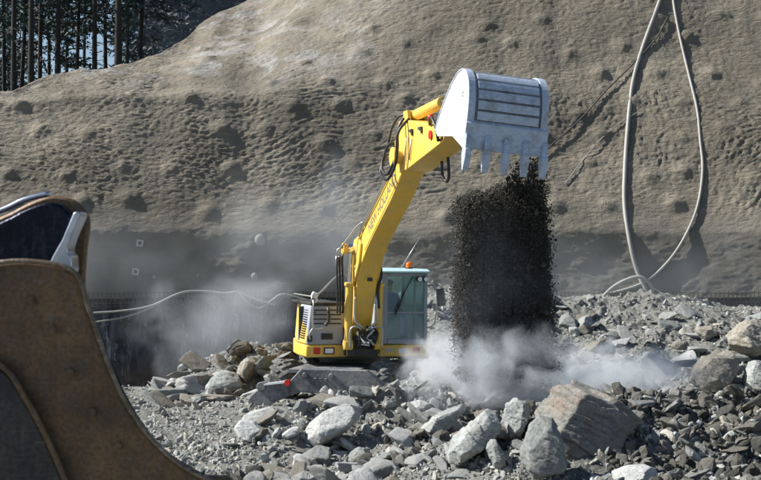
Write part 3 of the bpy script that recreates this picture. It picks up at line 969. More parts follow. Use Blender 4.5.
def wheel(x, y, sgn):
    rt, wd, hr = 0.48, 0.40, 0.25
    prof = [(-0.5, 0.55), (-0.5, 0.80), (-0.42, 0.93), (-0.25, 0.96), (0.25, 0.96), (0.42, 0.93), (0.5, 0.80), (0.5, 0.55)]
    n = 48; bm = bmesh.new(); rings = []
    for k in range(n):
        a = k * 2 * math.pi / n
        rings.append([bm.verts.new((wd * p[0], rt * p[1] * math.cos(a), rt * p[1] * math.sin(a))) for p in prof])
    for k in range(n):
        for j in range(len(prof) - 1):
            bm.faces.new((rings[k][j], rings[k][j + 1], rings[(k + 1) % n][j + 1], rings[(k + 1) % n][j]))
    m = MB(); m.bm.free(); m.bm = bm
    for k in range(15):
        for s2 in (-1, 1):
            a = (k + (0.5 if s2 > 0 else 0)) * 2 * math.pi / 15
            rot = (Matrix.Rotation(a, 3, 'X') @ Matrix.Rotation(s2 * R(38), 3, 'Z')).to_quaternion()
            c = Vector((s2 * wd * 0.26, 0, 0)) + Vector((0, 0, rt * 0.975))
            c.rotate(Matrix.Rotation(a, 3, 'X').to_quaternion())
            m.box(c, (wd * 0.56, 0.085, 0.045), rot)
    wh = empty('wheel', (x, y, 0.48)); wh.parent = ch
    m.build('tyre', TYRE, wh, 0.008, seg=1)
    m = MB(); m.cyl((-wd * 0.36, 0, 0), (wd * 0.36, 0, 0), rt * 0.57, n=24); m.cyl((sgn * wd * 0.36, 0, 0), (sgn * wd * 0.48, 0, 0), 0.11)
    for k in range(8):
        a = k * math.pi / 4; m.cyl((sgn * wd * 0.36, 0.17 * math.cos(a), 0.17 * math.sin(a)), (sgn * wd * 0.40, 0.17 * math.cos(a), 0.17 * math.sin(a)), 0.018, n=6)
    m.build('rim', paint('rim_paint', (0.5, 0.34, 0.05), 0.5, 0.7), wh, 0.006)
    return wh


for y in (-1.35, 1.35):
    for x in (-0.98, 0.98): wheel(x, y, 1 if x > 0 else -1)
b = MB(); b.cyl((0, 0, 0.84), (0, 0, 1.03), 0.62, n=40); b.build('slew_ring', BLACK, ex, 0.01)

# upper structure
b = MB()
b.box2((-0.9, FR + 0.05, 1.00), (1.15, 0.9, 1.06)); b.build('platform', BLACK, ex)
b = MB(); b.prism([(-1.21, FR), (-0.40, FR), (-0.40, FR + 0.5), (-0.4, 0.3), (-0.4, 1.0), (-0.95, 1.0), (-1.19, -0.1), (-1.24, -0.7)], 1.04, 1.275, lambda z, p: (p[0], p[1], z))
b.build('lower_skirt', YEL, ex, 0.03)
b = MB(); b.prism([(0.24, FR), (1.22, FR), (1.25, 0.6), (0.24, 0.6)], 1.04, 1.275, lambda z, p: (p[0], p[1], z))
b.build('lower_skirt', YEL, ex, 0.03)
b = MB(); b.box2((-0.40, FR + 0.02, 1.05), (0.24, FR + 0.10, 1.10)); b.build('front_sill', YEL, ex, 0.01)

# engine-side housing (viewer's left): grey front, yellow vented flank leaning inwards
def lean(z): return 0.14 * (z - 1.28) / 0.8
b = MB()
bm = b.bm
A = [bm.verts.new(p) for p in [(-1.20, FR + 0.01, 1.28), (-0.46, FR + 0.01, 1.28), (-0.46, FR + 0.9, 1.28), (-1.20, FR + 0.9, 1.28)]]
B = [bm.verts.new(p) for p in [(-1.12, FR + 0.05, 2.03), (-0.48, FR + 0.05, 2.03), (-0.48, FR + 0.9, 2.03), (-1.12, FR + 0.9, 2.03)]]
bm.faces.new(A); bm.faces.new(B[::-1])
for i in range(4): bm.faces.new((A[i], B[i], B[(i + 1) % 4], A[(i + 1) % 4]))
hs = b.build('front_housing', GREY, ex, 0.03)
b = MB()
for k in range(4):
    z = 1.94 - 0.085 * k
    b.box((-0.80, FR + 0.008 + (z - 1.28) * 0.053, z), (0.56, 0.014, 0.026))
b.build('louvre', BLACK, hs)
b = MB(); b.box((-0.80, FR + 0.012, 1.44), (0.22, 0.02, 0.12)); b.cyl((-0.86, FR - 0.01, 1.44), (-0.86, FR + 0.02, 1.44), 0.02); b.cyl((-0.74, FR - 0.01, 1.44), (-0.74, FR + 0.02, 1.44), 0.02)
b.build('latch_plate', BLACK, hs)
b = MB(); b.tube([(-0.80, FR - 0.02, 1.98), (-0.80, FR - 0.08, 1.94), (-0.80, FR - 0.09, 1.74), (-0.86, FR - 0.07, 1.66)], 0.035, sub=4); b.build('grab_handle', RUBBER, hs)
b = MB(); b.tube([(-1.10, FR - 0.03, 2.12), (-1.10, FR - 0.10, 2.08), (-1.10, FR - 0.10, 1.62), (-0.90, FR - 0.10, 1.60)], 0.018, sub=3)
b.tube([(-1.10, FR - 0.10, 1.60), (-1.16, FR - 0.08, 1.50), (-1.15, FR - 0.05, 1.38)], 0.018, sub=3); b.build('handrail', PIPE, ex)
b = MB(); b.box2((-1.20, FR - 0.06, 1.34), (-1.10, FR, 1.46)); b.build('step', BLACK, ex, 0.01)
# dark top tray and rail
b = MB(); b.prism([(-1.12, FR + 0.03), (-0.46, FR + 0.03), (-0.46, 0.6), (-1.12, 0.6)], 2.035, 2.085, lambda z, p: (p[0], p[1], z)); b.build('top_tray', BLACK, ex, 0.01)
b = MB(); b.tube([(-1.10, FR + 0.05, 2.08), (-1.10, FR + 0.05, 2.20), (-1.08, 0.4, 2.20)], 0.014, sub=1)
b.tube([(-0.98, FR + 0.08, 2.24), (-0.85, FR + 0.2, 2.32), (-0.5, FR + 0.5, 2.58), (-0.3, FR + 0.6, 2.62), (-0.1, FR + 0.6, 2.3)], 0.018, sub=5); b.build('top_rail', PIPE, ex)
b = MB(); b.box((-1.02, FR + 0.15, 2.22), (0.13, 0.08, 0.12), Matrix.Rotation(0.4, 3, 'Y').to_quaternion()); b.cyl((-0.98, FR + 0.15, 2.06), (-0.98, FR + 0.15, 2.18), 0.02); b.build('work_lamp', WHITE, ex, 0.02)
# yellow flank with its vents and rounded rear
b = MB(); bm = b.bm
plan = [(-1.215, FR + 0.06), (-1.225, -0.75), (-1.17, -0.2), (-1.0, 0.6), (-0.85, 1.3), (-0.5, 1.7), (0.6, 1.9), (1.0, 1.6), (1.2, 1.0), (1.2, 0.65), (-0.45, 0.65), (-0.45, FR + 0.92), (-1.14, FR + 0.92), (-1.14, FR + 0.06)]
A = [bm.verts.new((x, y, 1.283)) for x, y in plan]
tp = [(x * 0.90 if x < -1 else x * 0.96, y if y < 0 else y * 0.96, 2.02 if y < 0.7 else 1.95) for x, y in plan]
B = [bm.verts.new(p) for p in tp]
bm.faces.new(A); bm.faces.new(B[::-1]); n = len(A)
for i in range(n): bm.faces.new((A[i], B[i], B[(i + 1) % n], A[(i + 1) % n]))
eng = b.build('engine_cover', YEL, ex, 0.04)
b = MB()
for k in range(13):
    z = 1.40 + 0.044 * k
    for (y0, y1) in ((-1.12, -0.78),):
        xo = -1.222 - 0.012 * ((y0 + 1.3)) + 0.125 * (z - 1.283) / 0.74
        b.box((xo - 0.006, (y0 + y1) / 2, z), (0.025, y1 - y0, 0.017))
b.build('side_vent', BLACK, eng)
b = MB(); b.box((-0.995, FR - 0.008, 1.165), (0.13, 0.02, 0.12)); b.build('marker_lamp', RED, ex, 0.008)
b = MB(); b.box((-0.76, FR - 0.012, 1.165), (0.21, 0.03, 0.13)); b.build('lamp_housing', BLACK, ex, 0.01)
b = MB(); b.box((-0.76, FR - 0.024, 1.165), (0.16, 0.03, 0.09)); b.build('headlight', WHITE, ex, 0.01)
b = MB(); b.box((1.0, FR - 0.008, 1.165), (0.14, 0.02, 0.10)); b.build('marker_lamp', RED, ex, 0.008)
b = MB(); b.box((0.72, FR - 0.012, 1.16), (0.20, 0.03, 0.10)); b.build('headlight', WHITE, ex, 0.01)

# cab
cx0, cx1, cy0, cy1, cz0, cz1 = 0.27, 1.21, FR + 0.0, FR + 1.62, 1.285, 2.66
cab = empty('cab', (0, 0, 0)); cab.parent = ex
fr_ = MB()
t = 0.07
fr_.box2((cx0, cy0, cz0), (cx0 + 0.13, cy0 + 0.09, cz1))        # front posts
fr_.box2((cx1 - t, cy0, cz0), (cx1, cy0 + 0.09, cz1))
fr_.box2((cx0 + 0.132, cy0 + 0.004, cz0), (cx1 - t - 0.002, cy0 + 0.086, cz0 + 0.10))
fr_.box2((cx0 + 0.132, cy0 + 0.004, cz1 - 0.06), (cx1 - t - 0.002, cy0 + 0.086, cz1 - 0.002))
for x in (cx0, cx1 - 0.06):
    fr_.box2((x, cy1 - 0.1, cz0), (x + 0.06, cy1, cz1))
    fr_.box2((x + 0.002, cy0 + 0.092, cz1 - 0.07), (x + 0.058, cy1 - 0.102, cz1 - 0.002))
    fr_.box2((x + 0.002, cy0 + 0.092, cz0), (x + 0.058, cy1 - 0.102, cz0 + (0.45 if x > 0.5 else 0.75)))
    fr_.box2((x + 0.003, cy0 + 0.72, cz0 + 0.4), (x + 0.057, cy0 + 0.79, cz1 - 0.07))
fr_.box2((cx0 + 0.062, cy1 - 0.05, cz0), (cx1 - 0.062, cy1 - 0.004, cz0 + 0.7))
fr_.box2((cx0 + 0.062, cy0 + 0.09, cz0 + 0.002), (cx1 - 0.062, cy1 - 0.052, cz0 + 0.05))
fr_.build('cab_frame', GREY, cab, 0.015)
b = MB(); b.prism([(cy0 - 0.07, cz1 + 0.002), (cy0 - 0.08, cz1 + 0.04), (cy0 + 0.1, cz1 + 0.085), (cy1 - 0.1, cz1 + 0.085), (cy1, cz1 + 0.03), (cy1, cz1 + 0.002)], cx0 - 0.03, cx1 + 0.03)
b.build('roof', ROOFP, cab, 0.02)
b = MB(); b.box2((cx0 + 0.125, cy0 + 0.03, cz0 + 0.09), (cx1 - t + 0.01, cy0 + 0.042, cz1 - 0.05)); b.build('windscreen', GLASS, cab)
b = MB(); b.box2((cx0 + 0.02, cy0 + 0.085, cz0 + 0.70), (cx0 + 0.03, cy1 - 0.09, cz1 - 0.06)); b.build('side_window', GLASS, cab)
b = MB(); b.box2((cx1 - 0.03, cy0 + 0.085, cz0 + 0.42), (cx1 - 0.02, cy1 - 0.09, cz1 - 0.06)); b.build('side_window', GLASS, cab)
b = MB(); b.box2((cx0 + 0.06, cy1 - 0.03, cz0 + 0.68), (cx1 - 0.06, cy1 - 0.02, cz1 - 0.06)); b.build('rear_window', GLASS, cab)
b = MB(); b.box2((cx0 + 0.12, cy0 + 0.012, cz0 + 0.60), (cx1 - 0.06, cy0 + 0.05, cz0 + 0.625)); b.build('window_bar', GREY, cab)
b = MB(); b.tube([(0.62, cy0 - 0.03, 1.98), (0.72, cy0 - 0.035, 2.28), (0.90, cy0 - 0.02, 2.60)], 0.012, sub=3); b.tube([(0.55, cy0 - 0.03, 1.86), (0.72, cy0 - 0.03, 2.30)], 0.016, sub=1); b.build('wiper', RUBBER, cab)
for x in (1.02, 1.145):
    b = MB(); b.cyl((x, cy0 - 0.09, 2.55), (x, cy0 - 0.0, 2.55), 0.052, n=20); lampo = b.build('work_lamp', BLACK, cab, 0.006)
    b = MB(); b.cyl((x, cy0 - 0.10, 2.55), (x, cy0 - 0.088, 2.55), 0.044, n=20); b.build('lens', WHITE, lampo)
b = MB(); b.cyl((0.93, cy0 + 0.35, cz1 + 0.08), (0.93, cy0 + 0.35, cz1 + 0.11), 0.075, n=20); bc = b.build('beacon_base', BLACK, cab)
b = MB(); b.cyl((0.93, cy0 + 0.35, cz1 + 0.11), (0.93, cy0 + 0.35, cz1 + 0.19), 0.066, 0.058, n=20); b.ball((0.93, cy0 + 0.35, cz1 + 0.19), 0.058, (1, 1, 0.5)); b.build('beacon', ORANGE, cab, 0, True)
b = MB(); b.tube([(0.80, cy0 + 0.5, cz1 + 0.08), (1.3, cy0 + 0.6, cz1 + 0.82)], 0.008, sub=1); b.build('antenna', PIPE, cab)
b = MB(); b.tube([(1.20, cy0 + 0.02, 2.42), (1.32, cy0 - 0.12, 2.42), (1.36, cy0 - 0.14, 2.15), (1.32, cy0 - 0.10, 1.7), (1.20, cy0 + 0.02, 1.6)], 0.014, sub=4); b.build('mirror_arm', PIPE, cab)
b = MB(); b.box((1.43, cy0 - 0.16, 2.20), (0.16, 0.05, 0.34), Matrix.Rotation(-0.12, 3, 'Y').to_quaternion()); b.build('mirror', BLACK, cab, 0.015)
b = MB(); b.box2((0.42, cy0 + 0.68, 1.36), (0.92, cy0 + 1.12, 1.62)); b.box2((0.44, cy0 + 1.08, 1.60), (0.90, cy0 + 1.22, 2.25)); b.build('seat', BLACK, cab, 0.04)
for x in (0.44, 0.98):
    b = MB(); b.box2((x, cy0 + 0.55, 1.36), (x + 0.10, cy0 + 1.1, 1.78)); b.cyl((x + 0.05, cy0 + 0.6, 1.78), (x + 0.05, cy0 + 0.56, 1.93), 0.013); b.ball((x + 0.05, cy0 + 0.56, 1.95), 0.03); b.build('control_console', GREY, cab, 0.01)

# the plastic sign on the cab skirt is just a worn pale patch
b = MB(); b.box((0.46, FR - 0.004, 1.17), (0.18, 0.008, 0.055)); b.build('name_plate', paint('worn_plate', (0.5, 0.48, 0.42), 0.5, 0.3), ex)

# boom
def strip_poly(axis, th):
    """polygon around a bent axis [(f,z)] with half-thickness list"""
    up, dn = [], []
    n = len(axis)
    for i in range(n):
        a = Vector(axis[max(i - 1, 0)]); c = Vector(axis[min(i + 1, n - 1)])
        d = (c - a).normalized(); nr = Vector((-d.y, d.x))
        p = Vector(axis[i]); up.append(tuple(p + nr * th[i])); dn.append(tuple(p - nr * th[i]))
    return up + dn[::-1]


BX = -0.17
baxis = [(-0.05, 1.42), (0.12, 2.0), (0.34, 2.66), (0.62, 3.05), (1.05, 3.34), (1.7, 3.68), (2.6, 4.16), (3.55, 4.72)]
bth = [0.14, 0.21, 0.25, 0.27, 0.25, 0.22, 0.21, 0.17]
b = MB(); b.prism(strip_poly(baxis, bth), BX - 0.19, BX + 0.19, side)
boom = b.build('boom', YEL, ex, 0.012)
b = MB()
for x0, x1 in ((BX - 0.235, BX - 0.192), (BX + 0.192, BX + 0.235)):
    b.prism([(0.30, 2.42), (0.52, 2.55), (0.78, 2.86), (0.88, 3.22), (0.70, 3.36), (0.42, 3.30), (0.22, 3.05), (0.18, 2.70)], x0, x1, side)
b.build('cheek_plate', YEL, boom, 0.012)
b = MB(); b.cyl(side(BX - 0.40, (0.42, 3.12)), side(BX + 0.40, (0.42, 3.12)), 0.085); b.cyl(side(BX - 0.46, (0.42, 3.12)), side(BX - 0.40, (0.42, 3.12)), 0.11); b.build('pin', YEL, boom, 0.008, True)
for s_ in (-1, 1):
    xx = BX + s_ * 0.295
    a, c = Vector(side(xx, (0.30, 1.30))), Vector(side(xx, (0.36, 2.42)))
    top_ = Vector(side(xx, (0.42, 3.12)))
    b = MB(); b.cyl(a, c, 0.075, n=20); b.cyl(c, c + (top_ - c).normalized() * 0.06, 0.10, n=20); b.cyl(a - Vector((0.08, 0, 0)), a + Vector((0.08, 0, 0)), 0.10)
    cy_ = b.build('lift_cylinder', YEL, ex, 0.006, True)
    b = MB(); b.cyl(c, top_, 0.045); b.cyl(top_ - Vector((0.07, 0, 0)), top_ + Vector((0.07, 0, 0)), 0.09); b.build('piston_rod', CHROME, cy_, 0, True)
# hoses and pipes round the boom foot
b = MB()
for k in range(4):
    x = BX - 0.44 - 0.055 * (k % 3)
    b.tube([side(x, (0.35, 3.02 - 0.02 * k)), side(x - 0.01, (0.42, 2.7)), side(x + 0.01, (0.40, 2.35)), side(x + 0.04, (0.3, 1.9))], 0.019, sub=4)
b.tube([side(BX + 0.26, (0.42, 2.95)), side(BX + 0.29, (0.50, 2.65)), side(BX + 0.24, (0.46, 2.35)), side(BX + 0.28, (0.4, 2.0))], 0.028, sub=4)
b.build_each('hydraulic_hose', RUBBER, ex)
b = MB()
for k in range(3):
    x = BX - 0.44 - 0.055 * k
    b.tube([side(x, (0.36, 2.78)), side(x, (0.35, 2.98))], 0.024, 10, 1)
b.tube([side(BX - 0.33, (0.42, 3.20)), side(BX - 0.55, (0.42, 3.10)), side(BX - 0.52, (0.38, 3.0))], 0.018, sub=3)
b.tube([side(BX - 0.50, (0.42, 3.12)), side(BX - 0.30, (0.8, 3.52)), side(BX - 0.22, (1.0, 3.62))], 0.018, sub=3)
for s_ in (-1, 1):
    b.tube([side(BX + s_ * 0.20, (0.45, 2.25)), side(BX + s_ * 0.22, (0.50, 1.80)), side(BX + s_ * 0.14, (0.52, 1.70)), side(BX + s_ * 0.05, (0.5, 1.62))], 0.018, sub=4)
    b.tube([side(BX + s_ * 0.30, (0.50, 1.25)), side(BX + s_ * 0.32, (0.54, 1.58)), side(BX + s_ * 0.22, (0.56, 1.66)), side(BX + s_ * 0.08, (0.5, 1.60))], 0.018, sub=4)
b.build_each('hydraulic_pipe', PIPE, ex)
b = MB()
rp = random.Random(3)
for k in range(16):
    x = BX + rp.uniform(-0.24, 0.24)
    b.tube([side(x, (0.40, 1.62 + rp.uniform(-0.1, 0.05))), side(x + rp.uniform(-0.06, 0.06), (0.50, 1.5)), side(x + rp.uniform(-0.08, 0.08), (0.44, 1.32)), side(x, (0.1, 1.12))], 0.018, n=6, sub=3)
b.build_each('hydraulic_hose', RUBBER, ex)
b = MB(); b.box2(side(BX - 0.30, (0.30, 1.08)), side(BX + 0.30, (-0.5, 1.45))); b.prism([(-0.35, 1.1), (0.3, 1.1), (0.2, 1.6), (-0.3, 1.6)], BX - 0.27, BX - 0.215, side)
b.prism([(-0.35, 1.1), (0.3, 1.1), (0.2, 1.6), (-0.3, 1.6)], BX + 0.215, BX + 0.27, side); b.build('boom_bracket', BLACK, ex, 0.01)
b = MB()
for k in range(7): b.cyl(side(BX + rp.uniform(-0.2, 0.2), (0.42, rp.uniform(1.3, 1.6))), side(BX + rp.uniform(-0.2, 0.2), (0.58, rp.uniform(1.3, 1.6))), 0.02, n=8)
b.build('hose_fitting', PIPE, ex)
# pipes along the top edge of the boom's side
b = MB()
for o_ in (0.0, 0.045):
    b.tube([side(BX - 0.215, (f - 0.12 - o_, z + 0.15 + o_)) for f, z in baxis[3:]], 0.015, sub=2)
b.build('boom_pipe', PIPE, boom)


def text_mesh(s, size, ext=0.002):
    c = bpy.data.curves.new('txt', 'FONT'); c.body = s; c.size = size; c.extrude = ext; c.align_x = 'CENTER'; c.align_y = 'CENTER'
    o = bpy.data.objects.new('txt', c); COL.objects.link(o)
    dg = bpy.context.evaluated_depsgraph_get(); me = bpy.data.meshes.new_from_object(o.evaluated_get(dg))
    bpy.data.objects.remove(o); return me


me = text_mesh('NEW HOLLAND', 0.26)
# on the lit side face (local -X): baseline runs up along the boom
p0, p1 = Vector(side(0, (1.35, 3.50))), Vector(side(0, (2.9, 4.34)))
d = (p1 - p0).normalized(); nrm = Vector((-1, 0, 0)); upv = nrm.cross(d)
M = Matrix((d, upv, nrm)).transposed().to_4x4()
M.translation = (p0 + p1) / 2 + Vector((BX - 0.193, 0, 0))
lt = link('lettering', me, NT('dark_grey_lettering').fin((0.16, 0.15, 0.15), 0.5), boom); lt.matrix_local = M

b = MB()                                        # weld beads and stiffener ribs
for (f0, z0), (f1, z1) in (((1.05, 3.10), (3.4, 4.44)), ((1.02, 3.55), (3.3, 4.80))):
    b.tube([side(BX - 0.192, (f0, z0)), side(BX - 0.192, (f1, z1))], 0.008, 6, 1)
b.build('weld_bead', YEL, boom)
STK = NT('warning_sticker').fin((0.75, 0.73, 0.68), 0.5)
b = MB(); b.box(side(BX - 0.192, (3.15, 4.60)), (0.006, 0.12, 0.10)); b.build('sticker', STK, boom)
b = MB(); b.box(side(BX + 0.02, (0.66, 2.55)), (0.10, 0.006, 0.07)); b.build('sticker', BLACK, boom)
for (xx, zz) in ((-0.36, 1.34), (-0.44, 2.0), (-1.05, 1.9), (-0.52, 1.9), (-0.52, 1.34)):
    b = MB(); b.cyl((xx, FR - 0.015, zz), (xx, FR + 0.05, zz), 0.018, n=8); b.build('bolt', BLACK, ex)
b = MB()
for y_ in (-0.70,): b.box((-1.175, y_, 1.66), (0.10, 0.012, 0.66))
b.build('panel_seam', BLACK, eng)
b = MB(); b.cyl(side(BX - 0.245, (5.55, 4.90)), side(BX - 0.20, (5.55, 4.90)), 0.10, n=20); b.build('pin_cap', BLACK, ex, 0.006)

# arm (stick), strongly foreshortened towards the viewer
ap = [(3.05, 4.62), (3.30, 4.42), (3.75, 4.45), (5.6, 4.78), (5.75, 4.90), (5.6, 5.02), (3.9, 5.26), (3.25, 5.30), (3.0, 5.05)]
b = MB(); b.prism(ap, BX - 0.23, BX + 0.23, side)
arm = b.build('arm', YEL, ex, 0.015)
b = MB(); b.cyl(side(BX - 0.34, (3.42, 4.68)), side(BX + 0.34, (3.42, 4.68)), 0.12, n=24); b.cyl(side(BX - 0.40, (3.42, 4.68)), side(BX - 0.34, (3.42, 4.68)), 0.16, n=24); b.build('arm_pivot', YEL, arm, 0.01, True)
b = MB()
for f in (4.0, 4.5): b.box(side(BX - 0.245, (f, 5.08)), (0.03, 0.18, 0.04)); b.box(side(BX - 0.245, (f + 0.08, 5.04)), (0.03, 0.03, 0.10))
b.build('bracket', BLACK, arm)
b = MB(); b.cyl(side(BX - 0.26, (5.05, 4.93)), side(BX - 0.23, (5.05, 4.93)), 0.07); b.build('red_cap', RED, arm, 0, True)
b = MB(); b.ball(side(BX - 0.1, (4.6, 5.25)), 0.055); b.build('red_cap', RED, arm, 0, True)
b = MB(); b.tube([side(BX - 0.25, (4.05, 4.95)), side(BX - 0.25, (3.95, 4.6))], 0.012, sub=1); b.tube([side(BX - 0.26, (3.8, 5.0)), side(BX - 0.26, (3.7, 4.55))], 0.012, sub=1); b.build('arm_pipe', PIPE, arm)
b = MB()
b.tube([side(BX - 0.25, (3.60, 5.32)), side(BX - 0.36, (3.62, 5.1)), side(BX - 0.36, (3.6, 4.75)), side(BX - 0.42, (3.3, 4.40)), side(BX - 0.42, (2.9, 4.52)), side(BX - 0.34, (2.9, 4.85)), side(BX - 0.30, (3.1, 4.95))], 0.026, sub=8)
b.tube([side(BX - 0.20, (3.75, 5.30)), side(BX - 0.40, (3.78, 5.05)), side(BX - 0.40, (3.7, 4.6)), side(BX - 0.44, (3.35, 4.30)), side(BX - 0.40, (2.75, 4.45)), side(BX - 0.30, (2.7, 4.75))], 0.026, sub=8)
b.tube([side(BX - 0.05, (3.5, 5.34)), side(BX - 0.20, (3.3, 5.40)), side(BX - 0.30, (3.1, 5.2)), side(BX - 0.3, (2.8, 4.8))], 0.02, sub=6)
b.tube([side(BX + 0.1, (4.6, 4.55)), side(BX + 0.1, (4.65, 4.30)), side(BX + 0.14, (4.75, 4.22)), side(BX + 0.12, (4.9, 4.32)), side(BX + 0.1, (4.9, 4.6))], 0.026, sub=6)
b.tube([side(BX - 0.24, (5.0, 5.1)), side(BX - 0.32, (5.3, 5.18)), side(BX - 0.32, (5.55, 5.0)), side(BX - 0.26, (5.5, 4.8))], 0.028, sub=6)
b.build_each('arm_hose', RUBBER, arm)
b = MB(); b.cyl(side(BX, (3.55, 5.39)), side(BX, (4.9, 5.47)), 0.095, n=20); b.cyl(side(BX - 0.14, (3.45, 5.38)), side(BX + 0.14, (3.45, 5.38)), 0.09)
b.prism([(3.2, 5.2), (3.65, 5.2), (3.55, 5.46), (3.35, 5.46)], BX - 0.18, BX - 0.12, side); b.prism([(3.2, 5.2), (3.65, 5.2), (3.55, 5.46), (3.35, 5.46)], BX + 0.12, BX + 0.18, side)
bc_ = b.build('bucket_cylinder', YEL, ex, 0.006, True)
b = MB(); b.cyl(side(BX, (4.9, 5.47)), side(BX, (5.78, 5.40)), 0.05); b.build('piston_rod', CHROME, bc_, 0, True)
b = MB(); b.prism([(5.45, 4.85), (5.6, 4.82), (5.9, 5.36), (5.75, 5.42)], BX - 0.27, BX - 0.235, side); b.prism([(5.45, 4.85), (5.6, 4.82), (5.9, 5.36), (5.75, 5.42)], BX + 0.235, BX + 0.27, side)
b.prism([(5.70, 5.30), (6.2, 5.20), (6.2, 5.30), (5.74, 5.42)], BX - 0.12, BX + 0.12, side); b.build('bucket_linkage', YEL, ex, 0.01)

# bucket
BW = 0.74
bk = empty('bucket', side(0.03, (6.9, 4.97)), (0, R(4.5), 0)); bk.parent = ex; bk.scale = (0.82, 0.92, 0.84)


def bs(x, p):                                  # relative to the bucket's empty
    return (x, -(p[0] - 6.9), p[1] - 4.9)


shell = [(7.18, 4.42), (7.24, 4.72), (7.27, 5.00), (7.25, 5.30), (7.18, 5.52), (7.05, 5.68), (6.85, 5.76), (6.60, 5.72), (6.30, 5.52), (6.00, 5.22), (5.80, 4.98), (5.70, 4.78)]
sp = resample([Vector((p[0], p[1], 0)) for p in shell], 3)
sp = [(p.x, p.y) for p in sp]
inn_ = []
for i, p in enumerate(sp):
    a = Vector(sp[max(i - 1, 0)]); c = Vector(sp[min(i + 1, len(sp) - 1)]); d = (c - a).normalized()
    inn_.append((p[0] + d.y * -0.04, p[1] + d.x * 0.04))
# ensure inner is inside
cen = Vector((6.6, 5.0))
inn_ = [tuple(Vector(p) + (cen - Vector(p)).normalized() * 0.045) for p in sp]
b = MB()
for i in range(len(sp) - 1):
    b.prism([sp[i], sp[i + 1], inn_[i + 1], inn_[i]], -BW + 0.03, BW - 0.03, bs)
bmesh.ops.remove_doubles(b.bm, verts=b.bm.verts, dist=0.0005)
sh_ = b.build('shell', bucket_mat('bucket_dark_steel', (0.16, 0.18, 0.21), (0.08, 0.075, 0.065)), bk)  # darker shell, so the gaps between the wear plates read dark
for s_ in (-1, 1):
    b = MB(); b.prism(sp + [(5.85, 4.68), (6.6, 4.62), (7.1, 4.40)], s_ * BW, s_ * (BW - 0.045), bs)
    b.build('side_plate', BUCKS, bk, 0.008)
    b = MB()                                    # rim band that wraps the outer edge
    x0, x1 = (s_ * (BW + 0.012), s_ * (BW - 0.115))
    for i in range(len(sp) - 1):
        o1 = tuple(Vector(sp[i]) - (cen - Vector(sp[i])).normalized() * 0.025); o2 = tuple(Vector(sp[i + 1]) - (cen - Vector(sp[i + 1])).normalized() * 0.025)
        b.prism([o1, o2, sp[i + 1], sp[i]], x0, x1, bs)
    bmesh.ops.remove_doubles(b.bm, verts=b.bm.verts, dist=0.0005)
    b.build('edge_band', BUCK, bk)
# raised wear panels between dark gaps
b = MB()
cum = [0]
for i in range(1, len(sp)): cum.append(cum[-1] + (Vector(sp[i]) - Vector(sp[i - 1])).length)
def at(s): 
    return Vector((np.interp(s, cum, [p[0] for p in sp]), np.interp(s, cum, [p[1] for p in sp])))
for k in range(5):
    s0 = 0.46 + k * 0.178; s1 = s0 + 0.138
    for q in range(3):
        a, c = at(s0 + (s1 - s0) * q / 3), at(s0 + (s1 - s0) * (q + 1) / 3)
        oa, oc = a - (cen - a).normalized() * 0.035, c - (cen - c).normalized() * 0.035
        b.prism([tuple(oa), tuple(oc), tuple(c), tuple(a)], -BW + 0.17, BW - 0.17, bs)
bmesh.ops.remove_doubles(b.bm, verts=b.bm.verts, dist=0.0005)
b.build('wear_plate', BUCK, bk)
b = MB(); b.prism([(7.29, 4.36), (7.315, 4.80), (7.26, 4.86), (7.16, 4.38)], -BW - 0.03, BW + 0.03, bs); lip = b.build('cutting_edge', BUCK, bk, 0.01)
for k in range(5):
    x = -BW + 0.02 + k * (2 * BW - 0.04) / 4
    b = MB()
    b.prism([(7.315, 4.62), (7.35, 4.55), (7.37, 4.30), (7.24, 4.26), (7.20, 4.40)], x - 0.048, x + 0.048, bs)
    b.prism([(7.385, 4.36), (7.40, 4.20), (7.33, 3.98), (7.29, 3.98), (7.22, 4.24), (7.24, 4.36)], x - 0.058, x + 0.058, bs)
    b.build('tooth', BUCK, bk, 0.012)
b = MB()
for s_ in (-1, 1): b.prism([(5.62, 4.72), (5.85, 4.70), (6.5, 5.55), (6.3, 5.72), (5.9, 5.4), (5.60, 4.95)], s_ * 0.30, s_ * 0.26, bs)
b.build('hinge_ear', BUCK, bk, 0.01)
me = text_mesh('12', 0.13, 0.001)
mk = link('painted_number', me, BLACK, bk)
mk.matrix_local = Matrix(((0, 0, -1, -BW - 0.003), (-1, 0, 0, -0.02), (0, 1, 0, 0.42), (0, 0, 0, 1)))


# ------------------------------------------------------------------ operator in the cab
def skinned(name, verts, edges, radii, mat, sub=2):
    me = bpy.data.meshes.new(name); me.from_pydata([tuple(v) for v in verts], edges, [])
    o = bpy.data.objects.new(name, me); COL.objects.link(o)
    sk = o.modifiers.new('skin', 'SKIN')
    for i, r in enumerate(radii):
        me.skin_vertices[0].data[i].radius = r if isinstance(r, tuple) else (r, r)
    me.skin_vertices[0].data[0].use_root = True
    sb = o.modifiers.new('sub', 'SUBSURF'); sb.levels = sb.render_levels = sub
    dg = bpy.context.evaluated_depsgraph_get(); m2 = bpy.data.meshes.new_from_object(o.evaluated_get(dg))
    bpy.data.objects.remove(o)
    m2.polygons.foreach_set('use_smooth', np.ones(len(m2.polygons), bool))
    return m2


